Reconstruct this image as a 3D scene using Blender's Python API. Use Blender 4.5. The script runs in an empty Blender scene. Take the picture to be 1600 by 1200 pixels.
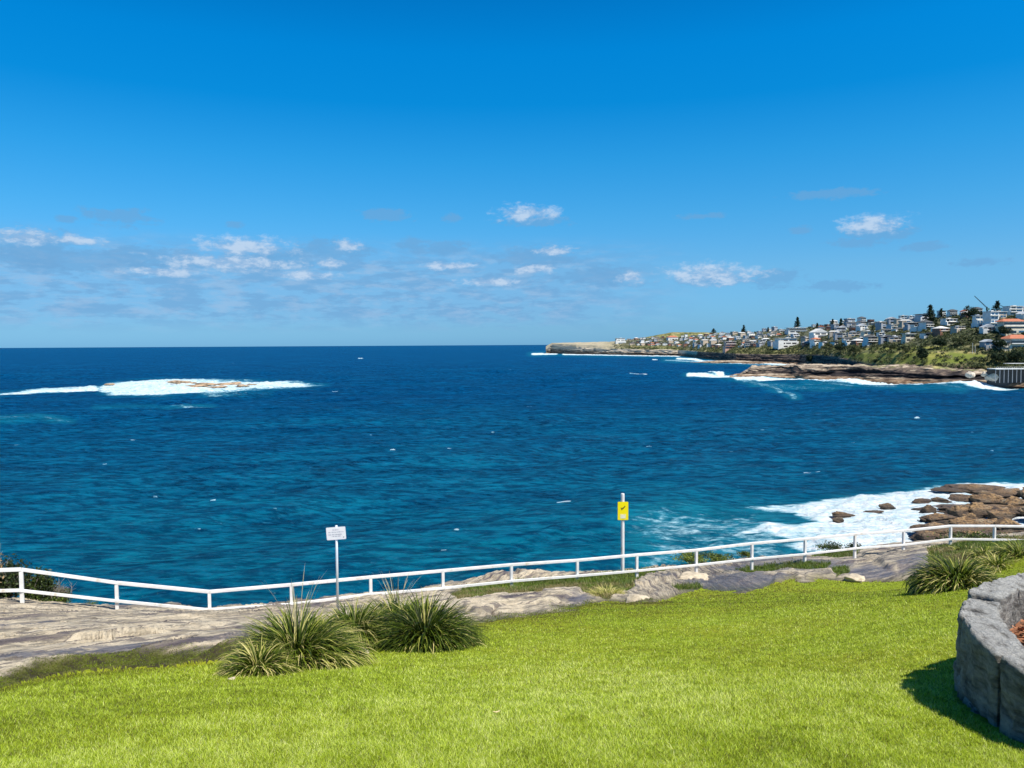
import bpy, math, random
import numpy as np
from mathutils import Matrix, Vector
random.seed(7); rng = np.random.default_rng(7)
S = bpy.context.scene
C = S.collection

# ------------------------------------------------------------------ camera
F = 1200.0; EYE = 30.0
PITCH = math.radians(2.93); ROLL = math.radians(0.33)
RM = Matrix.Rotation(math.radians(90) - PITCH, 3, 'X') @ Matrix.Rotation(-ROLL, 3, 'Z')
RN = np.array(RM)
cam = bpy.data.objects.new('camera', bpy.data.cameras.new('camera')); C.objects.link(cam)
cam.matrix_world = Matrix.Translation((0, 0, EYE)) @ RM.to_4x4()
cam.data.sensor_width = 36; cam.data.lens = 36 * F / 1600
cam.data.clip_start = 0.1; cam.data.clip_end = 120000
S.camera = cam
S.render.resolution_x = 1024; S.render.resolution_y = 768

# ------------------------------------------------------------------ light and exposure
SUN_EL = math.radians(60); SUN_DIR = (0.76, -0.65)          # horizontal direction towards the sun
S.view_settings.view_transform = 'Standard'; S.view_settings.look = 'None'
S.view_settings.exposure = 0.45; S.view_settings.gamma = 1
n_ = math.hypot(*SUN_DIR); sd = Vector((SUN_DIR[0]/n_*math.cos(SUN_EL), SUN_DIR[1]/n_*math.cos(SUN_EL), math.sin(SUN_EL)))
sun = bpy.data.objects.new('sun', bpy.data.lights.new('sun', 'SUN')); C.objects.link(sun)
sun.data.energy = 5.0; sun.data.angle = math.radians(0.5); sun.data.color = (1.0, 0.95, 0.86)
sun.rotation_euler = sd.to_track_quat('Z', 'Y').to_euler(); sun.location = (0, 0, 200)

def link(nt, v, sock):
    if isinstance(v, bpy.types.NodeSocket): nt.links.new(v, sock)
    elif isinstance(v, (tuple, list)) and len(v) == 3 and sock.type == 'RGBA': sock.default_value = (*v, 1)
    else: sock.default_value = v
def nd(nt, t, ins=None, out=0, **kw):
    n = nt.nodes.new(t)
    for k, v in kw.items(): setattr(n, k, v)
    for k, v in (ins or {}).items(): link(nt, v, n.inputs[k])
    return n.outputs[out]
def mth(nt, op, a, b=None, c=None, clamp=False):
    i = {0: a}
    if b is not None: i[1] = b
    if c is not None: i[2] = c
    return nd(nt, 'ShaderNodeMath', i, operation=op, use_clamp=clamp)
def mixc(nt, f, a, b, mode='MIX'):
    n = nt.nodes.new('ShaderNodeMix'); n.data_type = 'RGBA'; n.blend_type = mode
    link(nt, f, n.inputs[0]); link(nt, a, n.inputs[6]); link(nt, b, n.inputs[7]); return n.outputs[2]
def sstep(nt, x, a, b, lo=0.0, hi=1.0):
    return nd(nt, 'ShaderNodeMapRange', {0: x, 1: a, 2: b, 3: lo, 4: hi}, interpolation_type='SMOOTHSTEP')
def noise(nt, vec, scale, detail=4, rough=0.5, out=0):
    return nd(nt, 'ShaderNodeTexNoise', {'Vector': vec, 'Scale': scale, 'Detail': detail, 'Roughness': rough}, out=out)
def vmul(nt, v, s): return nd(nt, 'ShaderNodeVectorMath', {0: v, 1: s}, operation='MULTIPLY')
def ramp(nt, f, stops):
    n = nt.nodes.new('ShaderNodeValToRGB'); e = n.color_ramp.elements
    while len(e) < len(stops): e.new(0.5)
    for el, (p, c) in zip(e, stops): el.position = p; el.color = (*c, 1)
    link(nt, f, n.inputs[0]); return n.outputs[0]

W = bpy.data.worlds.new('World'); S.world = W; W.use_nodes = True
wt = W.node_tree; wt.nodes.clear()
sky = nd(wt, 'ShaderNodeTexSky', {}, sky_type='NISHITA')
sn = wt.nodes[-1]; sn.sun_disc = False; sn.sun_elevation = SUN_EL; sn.sun_rotation = math.atan2(SUN_DIR[0], SUN_DIR[1])
sn.altitude = 30; sn.air_density = 1.0; sn.dust_density = 0.4; sn.ozone_density = 2.0
tc = nd(wt, 'ShaderNodeTexCoord', out='Generated')
sep = wt.nodes.new('ShaderNodeSeparateXYZ'); wt.links.new(tc, sep.inputs[0])
elv = mth(wt, 'MULTIPLY', mth(wt, 'ARCSINE', sep.outputs[2]), 57.29578)
azi = mth(wt, 'MULTIPLY', mth(wt, 'ARCTAN2', sep.outputs[0], sep.outputs[1]), 57.29578)
# photographic grading of the clear sky by elevation
SKYT = [(-2,(.24,.60,1.27)),(0,(.24,.60,1.24)),(1.2,(.25,.57,1.07)),(5.27,(.30,.66,.98)),(9.3,(.19,.72,1.05)),(13.2,(.09,.74,1.12)),(17,(.012,.70,1.16)),(20.4,(.003,.73,1.24)),(27,(.002,.55,1.05)),(45,(.05,.27,.5)),(90,(.10,.25,.42))]
tint = ramp(wt, mth(wt, 'DIVIDE', mth(wt, 'ADD', elv, 2.0), 92.0, clamp=True), [((e+2)/92.0, tuple(v/4 for v in c)) for e, c in SKYT])
skc = mixc(wt, 1.0, sky, tint, 'MULTIPLY')
skc = nd(wt, 'ShaderNodeVectorMath', {0: skc, 1: (4, 4, 4)}, operation='MULTIPLY')
SKY_STR = 0.1
def dpos(px, py):                                           # photo pixel -> azimuth, elevation of that direction
    d = RN @ np.array([(px-800)/F, (600-py)/F, -1.0]); d /= np.linalg.norm(d)
    return math.degrees(math.atan2(d[0], d[1])), math.degrees(math.asin(d[2]))
cv = nd(wt, 'ShaderNodeCombineXYZ', {0: azi, 1: elv, 2: 0.0})
n1 = noise(wt, vmul(wt, cv, (0.75, 1.5, 1)), 1.0, 9, 0.66)
n2 = noise(wt, vmul(wt, cv, (2.0, 3.6, 1)), 1.0, 5, 0.55)
def clouds(lst, gain=2.9, hi=.95):
    acc = None
    for (x, y, rx, ry) in lst:
        a, e = dpos(x, y); sx = rx/F*57.3; sy = ry/F*57.3
        v = nd(wt, 'ShaderNodeVectorMath', {0: cv, 1: (a, e, 0)}, operation='SUBTRACT')
        v = vmul(wt, v, (1/sx, 1/sy, 0))
        d = nd(wt, 'ShaderNodeVectorMath', {0: v}, out='Value', operation='LENGTH')
        m = mth(wt, 'SUBTRACT', 1.0, d)
        acc = m if acc is None else mth(wt, 'MAXIMUM', acc, m)
    k = mth(wt, 'ADD', acc, mth(wt, 'MULTIPLY', mth(wt, 'SUBTRACT', n1, 0.5), gain))
    k = mth(wt, 'ADD', k, mth(wt, 'MULTIPLY', mth(wt, 'SUBTRACT', n2, 0.5), 0.8))
    return mth(wt, 'MULTIPLY', sstep(wt, k, -.05, hi), sstep(wt, acc, -0.75, 0.0))
grey = clouds([(182,338,52,14),(105,342,15,6),(368,352,16,8),(600,337,46,12),(708,339,18,8),(838,345,58,11),(640,380,24,11),(685,388,54,13),
   (55,382,85,22),(100,404,130,20),(235,404,120,20),(420,405,120,20),(520,392,66,20),(840,402,75,20),(940,432,75,20),(1300,304,70,9),
   (1095,338,36,6),(1250,360,20,7),(1340,378,45,9),(1445,386,34,8),(1530,410,36,7),(1210,435,52,16),(1310,448,64,9),(1110,438,85,11),(1370,365,55,16)], 2.6, .55)
white = clouds([(385,386,80,19),(360,410,120,15),(1112,428,90,20),(824,333,60,15),(1364,350,50,17),(835,421,42,9),(515,412,26,9),(40,370,48,13),
   (865,392,36,10),(985,434,24,12),(545,383,24,11),(250,425,60,8),(700,415,50,8),(480,430,60,8),(120,375,40,9),(770,440,60,7)], 2.1, .85)
band = mth(wt, 'MULTIPLY', sstep(wt, elv, 0.6, 2.6), sstep(wt, elv, 8.2, 5.2))
band = mth(wt, 'MULTIPLY', band, sstep(wt, azi, 16.0, 1.0))
n3 = noise(wt, vmul(wt, cv, (0.42, 1.5, 1)), 1.0, 8, 0.62)
bandw = mth(wt, 'MULTIPLY', band, sstep(wt, n3, 0.45, 0.66))
n4 = noise(wt, vmul(wt, cv, (0.28, 1.1, 3)), 1.3, 8, 0.62)
bandg = mth(wt, 'MULTIPLY', band, sstep(wt, n4, 0.43, 0.56))
q = 1.0/SKY_STR
def sc(c): return tuple(v*q*.73 for v in c)
skc = mixc(wt, mth(wt, 'MULTIPLY', band, 0.42), skc, sc((0.21, 0.42, 0.71)))
c_ = mixc(wt, mth(wt, 'MULTIPLY', bandg, 0.58), skc, sc((0.165, 0.375, 0.66)))
c_ = mixc(wt, mth(wt, 'MULTIPLY', bandw, 0.62), c_, sc((0.33, 0.53, 0.78)))
c_ = mixc(wt, mth(wt, 'MULTIPLY', grey, 0.60), c_, sc((0.155, 0.385, 0.68)))
c_ = mixc(wt, mth(wt, 'MULTIPLY', white, 0.85), c_, mixc(wt, sstep(wt, n1, .40, .60), sc((0.30, 0.49, 0.75)), sc((0.56, 0.70, 0.88))))
bg = nd(wt, 'ShaderNodeBackground', {0: c_, 1: SKY_STR})
wt.links.new(bg, nd(wt, 'ShaderNodeOutputWorld', {}) if False else wt.nodes.new('ShaderNodeOutputWorld').inputs[0])

# ------------------------------------------------------------------ helpers
def ray(px, py):
    d = RM @ Vector(((px-800)/F, (600-py)/F, -1)); return d / d.y
def P(px, py, Y):
    d = ray(px, py); return Vector((d.x*Y, Y, EYE + d.z*Y))
def proj(x, y, z):
    v = np.stack([x, y, z-EYE]); c = np.tensordot(RN.T, v, axes=(1, 0))
    w = np.minimum(c[2], -1e-3); return 800 + F*c[0]/-w, 600 - F*c[1]/-w
def seaY(px, py): d = ray(px, py); return -EYE/d.z
def _h(ix, iy, iz, seed):
    h = (ix.astype(np.int64)*374761393 + iy.astype(np.int64)*668265263 + iz.astype(np.int64)*2147483647 + seed*974634777) & 0xffffffff
    h = ((h ^ (h >> 13))*1274126177) & 0xffffffff; h = ((h ^ (h >> 16))*2246822519) & 0xffffffff
    return ((h ^ (h >> 15)) & 0xffffff)/float(0xffffff)
def vn(x, y, z=None, seed=0):
    if z is None: z = np.zeros_like(x)
    fx, fy, fz = np.floor(x), np.floor(y), np.floor(z); tx, ty, tz = x-fx, y-fy, z-fz
    s = lambda t: t*t*t*(t*(6*t-15)+10)
    tx, ty, tz = s(tx), s(ty), s(tz); r = 0
    for i in (0, 1):
        for j in (0, 1):
            for k in (0, 1):
                r = r + _h(fx+i, fy+j, fz+k, seed)*(tx if i else 1-tx)*(ty if j else 1-ty)*(tz if k else 1-tz)
    return r*2-1
def fbm(x, y, z=None, oct=4, seed=0, gain=0.5):
    r = 0; a = 1; t = 0
    for o in range(oct):
        r = r + a*vn(x*2**o+o*17.3, y*2**o+o*5.7, None if z is None else z*2**o, seed+o); t += a; a *= gain
    return r/t
def mesh_np(name, V, Fc, mats, parent=None, attrs=None, smooth=True, midx=None):
    V = np.asarray(V, dtype=np.float32); Fc = np.asarray(Fc, dtype=np.int32); k = Fc.shape[1]
    me = bpy.data.meshes.new(name); me.vertices.add(len(V)); me.vertices.foreach_set('co', V.ravel())
    me.loops.add(Fc.size); me.loops.foreach_set('vertex_index', Fc.ravel())
    me.polygons.add(len(Fc)); me.polygons.foreach_set('loop_start', np.arange(0, Fc.size, k, dtype=np.int32))
    me.polygons.foreach_set('use_smooth', np.full(len(Fc), smooth, dtype=bool))
    if not isinstance(mats, (list, tuple)): mats = [mats]
    for m in mats: me.materials.append(m)
    if midx is not None: me.polygons.foreach_set('material_index', midx)
    me.update(calc_edges=True)
    for a, v in (attrs or {}).items():
        at = me.attributes.new(a, 'FLOAT', 'POINT'); at.data.foreach_set('value', np.asarray(v, dtype=np.float32).ravel())
    o = bpy.data.objects.new(name, me); C.objects.link(o)
    if parent: o.parent = parent
    return o
def gridF(nr, nc):
    i = np.arange(nr-1)[:, None]*nc + np.arange(nc-1)[None]; i = i.ravel()
    return np.stack([i, i+1, i+nc+1, i+nc], 1)
class MB:                                                    # collects boxes, bars, tubes into ONE mesh
    def __init__(s): s.v = []; s.f = []
    def add(s, vs, fs): b = len(s.v); s.v += [tuple(v) for v in vs]; s.f += [tuple(b+i for i in f) for f in fs]; return s
    def box(s, x0, x1, y0, y1, z0, z1):
        return s.add([(x, y, z) for z in (z0, z1) for y in (y0, y1) for x in (x0, x1)],
              [(0,2,3,1),(4,5,7,6),(0,1,5,4),(2,6,7,3),(0,4,6,2),(1,3,7,5)])
    def beam(s, a, b, w, h, up=(0,0,1)):
        a = Vector(a); b = Vector(b); d = (b-a).normalized(); u = Vector(up); r = d.cross(u)
        if r.length < 1e-4: r = Vector((1, 0, 0))
        r.normalize(); u = r.cross(d)
        vs = [p + r*sx*w/2 + u*sy*h/2 for p in (a, b) for sx, sy in ((-1,-1),(1,-1),(1,1),(-1,1))]
        return s.add(vs, [(3,2,1,0),(4,5,6,7),(0,1,5,4),(1,2,6,5),(2,3,7,6),(3,0,4,7)])
    def tube(s, pts, rad, n=8):
        pts = [Vector(p) for p in pts]; rad = rad if isinstance(rad, (list, tuple)) else [rad]*len(pts)
        vs = []; fs = []
        for i, p in enumerate(pts):
            d = (pts[min(i+1, len(pts)-1)] - pts[max(i-1, 0)]).normalized(); q = Vector((1,0,0)) if abs(d.x) < .9 else Vector((0,1,0))
            u = d.cross(q).normalized(); w = d.cross(u)
            vs += [p + (u*math.cos(2*math.pi*k/n) + w*math.sin(2*math.pi*k/n))*rad[i] for k in range(n)]
        for i in range(len(pts)-1):
            for k in range(n): a = i*n+k; b = i*n+(k+1) % n; fs.append((a, b, b+n, a+n))
        fs.append(tuple(range(n))[::-1]); fs.append(tuple((len(pts)-1)*n+k for k in range(n)))
        return s.add(vs, fs)
    def build(s, name, m, parent=None, bevel=0, smooth=False):
        me = bpy.data.meshes.new(name); me.from_pydata(s.v, [], s.f); me.materials.append(m); me.update()
        if smooth: me.polygons.foreach_set('use_smooth', [True]*len(me.polygons))
        o = bpy.data.objects.new(name, me); C.objects.link(o)
        if parent: o.parent = parent
        if bevel:
            b = o.modifiers.new('bevel', 'BEVEL'); b.width = bevel; b.segments = 2; b.limit_method = 'ANGLE'
        return o
def tag(o, label=None, cat=None, group=None, kind=None):
    if label: o['label'] = label
    if cat: o['category'] = cat
    if group: o['group'] = group
    if kind: o['kind'] = kind
    return o
def empty(name, loc, rz=0.0, sc_=1.0):
    o = bpy.data.objects.new(name, None); C.objects.link(o); o.location = loc; o.rotation_euler = (0, 0, rz); o.scale = (sc_,)*3
    o.empty_display_size = 0.2; return o
def copy_tree(o, parent=None):
    c = o.copy(); C.objects.link(c)
    if parent: c.parent = parent
    for ch in list(o.children): copy_tree(ch, c)
    return c
MATS = {}
def mat(name, col, rough=0.6, metal=0.0, var=0.0, vscale=2.0, spec=0.5, transl=0.0, bump=0.0, bscale=20.0):
    if name in MATS: return MATS[name]
    m = bpy.data.materials.new(name); m.use_nodes = True; nt = m.node_tree; b = nt.nodes['Principled BSDF']
    b.inputs['Roughness'].default_value = rough; b.inputs['Metallic'].default_value = metal
    b.inputs['Specular IOR Level'].default_value = spec
    b.inputs['Base Color'].default_value = (*col, 1)
    pos = nd(nt, 'ShaderNodeTexCoord', out='Object')
    if var:
        n = noise(nt, pos, vscale, 5, 0.6)
        k = sstep(nt, n, 0.3, 0.7)
        c = mixc(nt, k, tuple(v*(1-var) for v in col), tuple(min(1, v*(1+var*.6)) for v in col)); nt.links.new(c, b.inputs['Base Color'])
    if bump:
        nb = noise(nt, pos, bscale, 6, 0.6)
        bn = nd(nt, 'ShaderNodeBump', {'Height': nb, 'Strength': 1.0, 'Distance': bump}); nt.links.new(bn, b.inputs['Normal'])
    MATS[name] = m; return m
def leafmat(name, cols, transl=0.35, rough=0.5, attr='tone', spec=0.4):
    m = bpy.data.materials.new(name); m.use_nodes = True; nt = m.node_tree; b = nt.nodes['Principled BSDF']
    a = nd(nt, 'ShaderNodeAttribute', out='Fac', attribute_name=attr)
    c = ramp(nt, a, cols); nt.links.new(c, b.inputs['Base Color']); b.inputs['Roughness'].default_value = rough
    b.inputs['Specular IOR Level'].default_value = spec
    t = nd(nt, 'ShaderNodeBsdfTranslucent', {0: c}); out = nt.nodes['Material Output']
    mx = nd(nt, 'ShaderNodeMixShader', {0: transl, 1: b.outputs[0], 2: t}); nt.links.new(mx, out.inputs[0]); return m
def polysdf(px, py, poly, ys=1.0):                          # >0 inside, pixels
    poly = [(x, y*ys) for x, y in poly]; py = py*ys
    ins = np.zeros(px.shape, bool); dm = np.full(px.shape, 1e9)
    for (x0, y0), (x1, y1) in zip(poly, poly[1:]+poly[:1]):
        c = ((y0 > py) != (y1 > py)); xx = x0 + (py-y0)/((y1-y0) or 1e-9)*(x1-x0); ins ^= (c & (px < xx))
        L = (x1-x0)**2 + (y1-y0)**2 or 1e-9; t = np.clip(((px-x0)*(x1-x0)+(py-y0)*(y1-y0))/L, 0, 1)
        dm = np.minimum(dm, np.hypot(px-x0-t*(x1-x0), py-y0-t*(y1-y0)))
    return np.where(ins, dm, -dm)
def linesd(px, py, pts, ys=1.0):                             # distance to a polyline, pixels
    dm = np.full(px.shape, 1e9)
    for (x0, y0), (x1, y1) in zip(pts, pts[1:]):
        L = (x1-x0)**2 + ((y1-y0)*ys)**2 or 1e-9; t = np.clip(((px-x0)*(x1-x0)+(py-y0)*(y1-y0)*ys*ys)/L, 0, 1)
        dm = np.minimum(dm, np.hypot(px-x0-t*(x1-x0), (py-y0-t*(y1-y0))*ys))
    return dm
def sm(x, a, b): t = np.clip((x-a)/(b-a), 0, 1); return t*t*(3-2*t)
# ------------------------------------------------------------------ sea
ys_ = np.concatenate([np.arange(470, 8, -0.62), np.geomspace(8, 0.5, 40)])
Yr = np.tan(np.arctan(ys_/F))*0 + EYE*F/ys_
us = np.linspace(-0.95, 1.25, 1150)
YY, UU = np.meshgrid(Yr, us, indexing='ij'); XX = UU*YY
sx, sy = XX.ravel(), YY.ravel()
px, py = proj(sx, sy, np.zeros_like(sx))
hz = 0
YS = 2.6
jit = fbm(sx/9, sy/9, seed=3, oct=4)                         # ragged edges, world units
wob = jit*11*np.clip(140/sy, 0.12, 1)
foam = np.zeros_like(sx); shal = np.zeros_like(sx)
def fpoly(poly, soft, amt=1.0, sh=0, w=1.0, ys=YS):
    global foam, shal
    x0, x1 = min(p[0] for p in poly)-150, max(p[0] for p in poly)+150; y0, y1 = min(p[1] for p in poly)-60, max(p[1] for p in poly)+60
    i = (px > x0) & (px < x1) & (py > y0) & (py < y1)
    d = polysdf(px[i], py[i], poly, ys) + wob[i]*w
    foam[i] = np.maximum(foam[i], amt*sm(d, -soft, soft)); shal[i] = np.maximum(shal[i], sm(d, -60 if not sh else -sh, 10))
def fline(pts, r, amt=1.0, w=0.3, sh=12):
    if len(pts) == 2 and abs(pts[0][0]-pts[1][0]) < 25: sh = 0
    global foam, shal
    x0, x1 = min(p[0] for p in pts)-60, max(p[0] for p in pts)+60; y0, y1 = min(p[1] for p in pts)-30, max(p[1] for p in pts)+30
    i = (px > x0) & (px < x1) & (py > y0) & (py < y1)
    d = r - linesd(px[i], py[i], pts, YS) + wob[i]*w*r/6
    foam[i] = np.maximum(foam[i], amt*sm(d, -r*.6, r*.6)); shal[i] = np.maximum(shal[i], sm(d, -sh, 0)*.8 if sh else 0)
# surf on the right
fpoly([(1290,775),(1345,770),(1400,763),(1440,757),(1480,753),(1540,752),(1600,750),(1800,745),(1900,900),(1250,900),(1300,868),(1230,842),(1290,832),(1318,820),(1270,812),(1240,800),(1250,786)], 16, 1.0, 40)
fpoly([(1165,792),(1200,787),(1300,778),(1330,790),(1270,800),(1220,798),(1180,796)], 12, 0.72, 40)
fpoly([(1130,833),(1160,822),(1200,813),(1250,817),(1320,812),(1330,850),(1260,838),(1190,826)], 12, 0.86, 50)
fpoly([(990,810),(1060,792),(1180,800),(1240,815),(1230,870),(1000,880)], 50, 0.42, 50)
# reef surf
fpoly([(150,606),(170,598),(250,593),(310,594),(390,594),(470,597),(508,600),(470,604),(400,606),(330,612),(250,617),(180,616),(158,612)], 7, 0.80, 16, 1.6)
fpoly([(-80,612),(0,613),(60,607),(150,603),(160,608),(60,612),(0,618),(-80,619)], 5, 0.85, 12, 0.9)
fpoly([(285,612),(400,606),(420,612),(330,618)], 9, 0.55, 14, 1)
fline([(150,634),(240,631),(330,633)], 2.2, .45); fline([(1,652),(60,648),(110,652)], 2, .35)
# whitecaps and far surf
fline([(872,775),(890,774)], 4, 1, .8); fline([(1261,736),(1277,736)], 4, 1, .8); fline([(986,583.5),(1008,584)], 4, 1, .8)
for a in [(1020,562),(1330,690),(700,700),(520,610),(560,560),(1430,652),(1140,700),(330,775),(690,860),(610,700),(1010,690),(160,720),(205,685)]:
    fline([a, (a[0]+6, a[1])], 1.6, .8, .8)
for k in range(36):
    a = (rng.uniform(0, 1600), 545 + 300*rng.random()**1.6); fline([a, (a[0]+rng.uniform(2, 7), a[1])], rng.uniform(.9, 1.6), rng.uniform(.3, .75), .8, 3)
fline([(834,553.4),(868,552.6)], 4.2, 1, .4); fline([(882,553.3),(914,553.5)], 4.0, 1, .4); fline([(918,554),(1000,555.3),(1060,556.2)], 3.2, 1, .4)
fline([(1060,560.5),(1085,561.5),(1100,565),(1150,566.5),(1250,569)], 4.0, 1, .5); fline([(1040,563),(1090,565)], 2.2, .6, .8); fline([(1057,556),(1110,556.5)], 2.2, .7, .6)
fline([(1078,585),(1110,586),(1160,589),(1200,592)], 5.5, 1, .8); fline([(1110,581),(1128,584)], 4.5, 1, .8)
fline([(1150,590),(1250,592.5),(1350,595.5),(1450,598),(1550,602),(1700,604)], 4.0, 1, .6); fline([(1260,597),(1400,602),(1500,604)], 2.5, .4, .9, 25)
fline([(1160,594),(1215,606),(1240,618)], 5, .4, 1.2, 14); fline([(1180,600),(1300,604)], 5, .3, 1.2, 14)
shal = np.maximum(shal*.85, .3*sm(polysdf(px, py, [(1020,800),(1150,790),(1300,800),(1300,900),(1000,900)], 1.6), -60, 40))
# swell: real displacement
z = np.zeros_like(sx); dY = sy*sy/(EYE*F)*0.62
wq = [vn(sx/q_, sy/q_, seed=q_) for q_ in (23, 70, 190)]
for k in range(56):
    wl = 2.4*(1.07**k); th = math.radians(-62 + rng.normal()*24); kx, ky = 2*math.pi/wl*math.cos(th), 2*math.pi/wl*math.sin(th)
    cell = np.maximum(dY*abs(math.sin(th)), sy*0.0019*abs(math.cos(th)))
    amp = 0.0080*wl**0.86*sm(wl/cell, 2.2, 5)
    ph = kx*sx + ky*sy + rng.uniform(0, 6.28) + 1.3*wq[min(2, k//18)]*(-1)**k
    z += amp*(1 - 2*np.abs(np.sin(ph/2)))*1.25 if k % 2 else amp*np.sin(ph)
z *= 0.8 + 0.45*vn(sx/60, sy/60, seed=91)
z += foam*np.clip(fbm(sx/3.2, sy/3.2, oct=4, seed=8)*1.2+.25, 0, 2)*np.where(sy < 200, .55, np.where(sy < 560, 1.0, 1.2))
# breaking crest in front of the rocks
cr = linesd(px, py, [(1120,838),(1180,822),(1240,820),(1310,838)], 1.0); z += 0.35*np.exp(-(cr/12)**2)*(sy < 200)
rb = sm(polysdf(px, py, [(160,606),(250,594),(300,596),(300,606),(200,614)], 2), -4, 10); z += rb*.9*np.clip(.5+fbm(sx/9, sy/9, seed=44), 0, 2)
Fq = gridF(len(Yr), len(us))
seam = bpy.data.materials.new('sea_water'); seam.use_nodes = True; nt = seam.node_tree; b = nt.nodes['Principled BSDF']
pos = nd(nt, 'ShaderNodeNewGeometry', out='Position'); fa = nd(nt, 'ShaderNodeAttribute', out='Fac', attribute_name='foam'); sa = nd(nt, 'ShaderNodeAttribute', out='Fac', attribute_name='shallow')
dst = nd(nt, 'ShaderNodeVectorMath', {0: pos}, out='Value', operation='LENGTH')
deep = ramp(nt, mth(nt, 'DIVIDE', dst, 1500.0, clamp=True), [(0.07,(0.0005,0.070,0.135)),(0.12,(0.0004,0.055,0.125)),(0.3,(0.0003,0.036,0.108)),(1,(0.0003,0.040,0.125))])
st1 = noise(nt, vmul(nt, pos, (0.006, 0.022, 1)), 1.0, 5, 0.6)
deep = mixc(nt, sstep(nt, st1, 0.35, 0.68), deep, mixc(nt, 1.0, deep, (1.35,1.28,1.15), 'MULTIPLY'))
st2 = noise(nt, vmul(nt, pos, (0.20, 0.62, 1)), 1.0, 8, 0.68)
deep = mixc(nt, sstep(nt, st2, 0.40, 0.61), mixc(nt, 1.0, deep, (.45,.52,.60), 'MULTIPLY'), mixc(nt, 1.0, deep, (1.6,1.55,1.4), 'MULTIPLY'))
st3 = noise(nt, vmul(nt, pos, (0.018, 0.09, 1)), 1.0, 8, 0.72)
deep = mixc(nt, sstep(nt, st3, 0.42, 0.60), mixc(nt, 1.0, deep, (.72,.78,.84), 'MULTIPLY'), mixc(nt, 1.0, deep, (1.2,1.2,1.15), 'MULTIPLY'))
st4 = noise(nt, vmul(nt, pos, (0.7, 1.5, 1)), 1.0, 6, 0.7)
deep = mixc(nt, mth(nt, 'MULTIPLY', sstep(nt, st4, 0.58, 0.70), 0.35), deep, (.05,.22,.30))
teal = mixc(nt, sstep(nt, st2, 0.3, 0.7), (0.002,0.12,0.19), (0.012,0.25,0.31))
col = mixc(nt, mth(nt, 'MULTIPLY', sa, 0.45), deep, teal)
fn = noise(nt, vmul(nt, pos, (0.38, 0.75, 1)), 1.0, 9, 0.68)
fn2 = noise(nt, vmul(nt, pos, (0.09, 0.16, 1)), 1.0, 6, 0.6)
fk = mth(nt, 'ADD', fa, mth(nt, 'MULTIPLY', mth(nt, 'SUBTRACT', fn, 0.5), 1.5)); fk = mth(nt, 'ADD', fk, mth(nt, 'MULTIPLY', mth(nt, 'SUBTRACT', fn2, 0.5), 0.7))
ff = mth(nt, 'MULTIPLY', sstep(nt, fk, 0.30, 0.78), sstep(nt, fa, 0.02, 0.25))
fc = mixc(nt, sstep(nt, fk, 0.35, 1.0), (0.22,0.50,0.60), mixc(nt, sstep(nt, noise(nt, vmul(nt, pos, (.5, 1.1, 1)), 1.0, 7, .65), .38, .62), (.46,.60,.66), (.74,.77,.79)))
col = mixc(nt, ff, col, fc)
h1 = noise(nt, vmul(nt, pos, (0.35, 0.75, 1)), 1.0, 8, 0.66); h2 = noise(nt, vmul(nt, pos, (0.05, 0.11, 1)), 1.0, 4, 0.55)
hh = mth(nt, 'ADD', mth(nt, 'MULTIPLY', h1, 0.9), mth(nt, 'MULTIPLY', h2, 1.4))
bn = nd(nt, 'ShaderNodeBump', {'Height': hh, 'Strength': 1.0, 'Distance': 1.5}); nt.links.new(bn, b.inputs['Normal'])
nt.nodes.remove(b); dfs = nd(nt, 'ShaderNodeBsdfDiffuse', {'Color': col, 'Normal': bn}); gls = nd(nt, 'ShaderNodeBsdfGlossy', {'Color': (.35, .8, 1), 'Roughness': 0.14, 'Normal': bn})
fr_ = mth(nt, 'MINIMUM', nd(nt, 'ShaderNodeFresnel', {'IOR': 1.33, 'Normal': bn}), 0.13); fr_ = mth(nt, 'MULTIPLY', fr_, mth(nt, 'SUBTRACT', 1.0, mth(nt, 'MULTIPLY', ff, 0.9)))
nt.links.new(nd(nt, 'ShaderNodeMixShader', {0: fr_, 1: dfs, 2: gls}), nt.nodes['Material Output'].inputs[0])
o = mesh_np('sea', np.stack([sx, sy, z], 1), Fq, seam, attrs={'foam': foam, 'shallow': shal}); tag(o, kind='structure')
del XX, YY, UU, px, py, foam, shal, z, jit, wob

# ------------------------------------------------------------------ near ground (clifftop rock and lawn)
ctrl = [(-300,1200,4.0),(0,1200,4.1),(400,1200,4.1),(800,1200,4.1),(1200,1200,4.15),(0,1075,6.9),(200,1045,7.9),(360,1030,8.6),(450,1055,7.4),(540,1015,9.5),(655,1018,9.5),
 (730,985,12),(900,952,16.5),(1040,938,20.3),(1140,918,23.5),(1240,905,26),(1400,909,25),(1470,918,23),(1600,872,23),(1800,850,22),(1550,890,22.6),(800,1080,6.5),(1200,1000,9.8),(1300,1050,7.4),
 (33,949,21.6),(182,957,23.5),(327,961,24.2),(455,952,25),(579,938,26),(692,929,27),(799,919,28),(902,908,29),(995,906,30),(1088,900,31),(1175,892,32),(1258,880,32.6),(1336,877,33.5),(1412,861,34),(1485,855,34.6),(1554,850,35),(1640,845,35.2),
 (-150,940,21),(-150,935,23),(50,944,22.8),(170,953,24.4),(270,950,25.6),(400,949,27),(500,940,28.5),(600,929,30),(690,919,31),(740,908,32),(790,898,33),(850,897,33.5),(960,894,34),(1050,886,35),(1150,876,37),(1250,868,38),(1330,860,38),(1400,852,38),(1500,843,39),(1600,835,40),(1800,825,41)]
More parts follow.
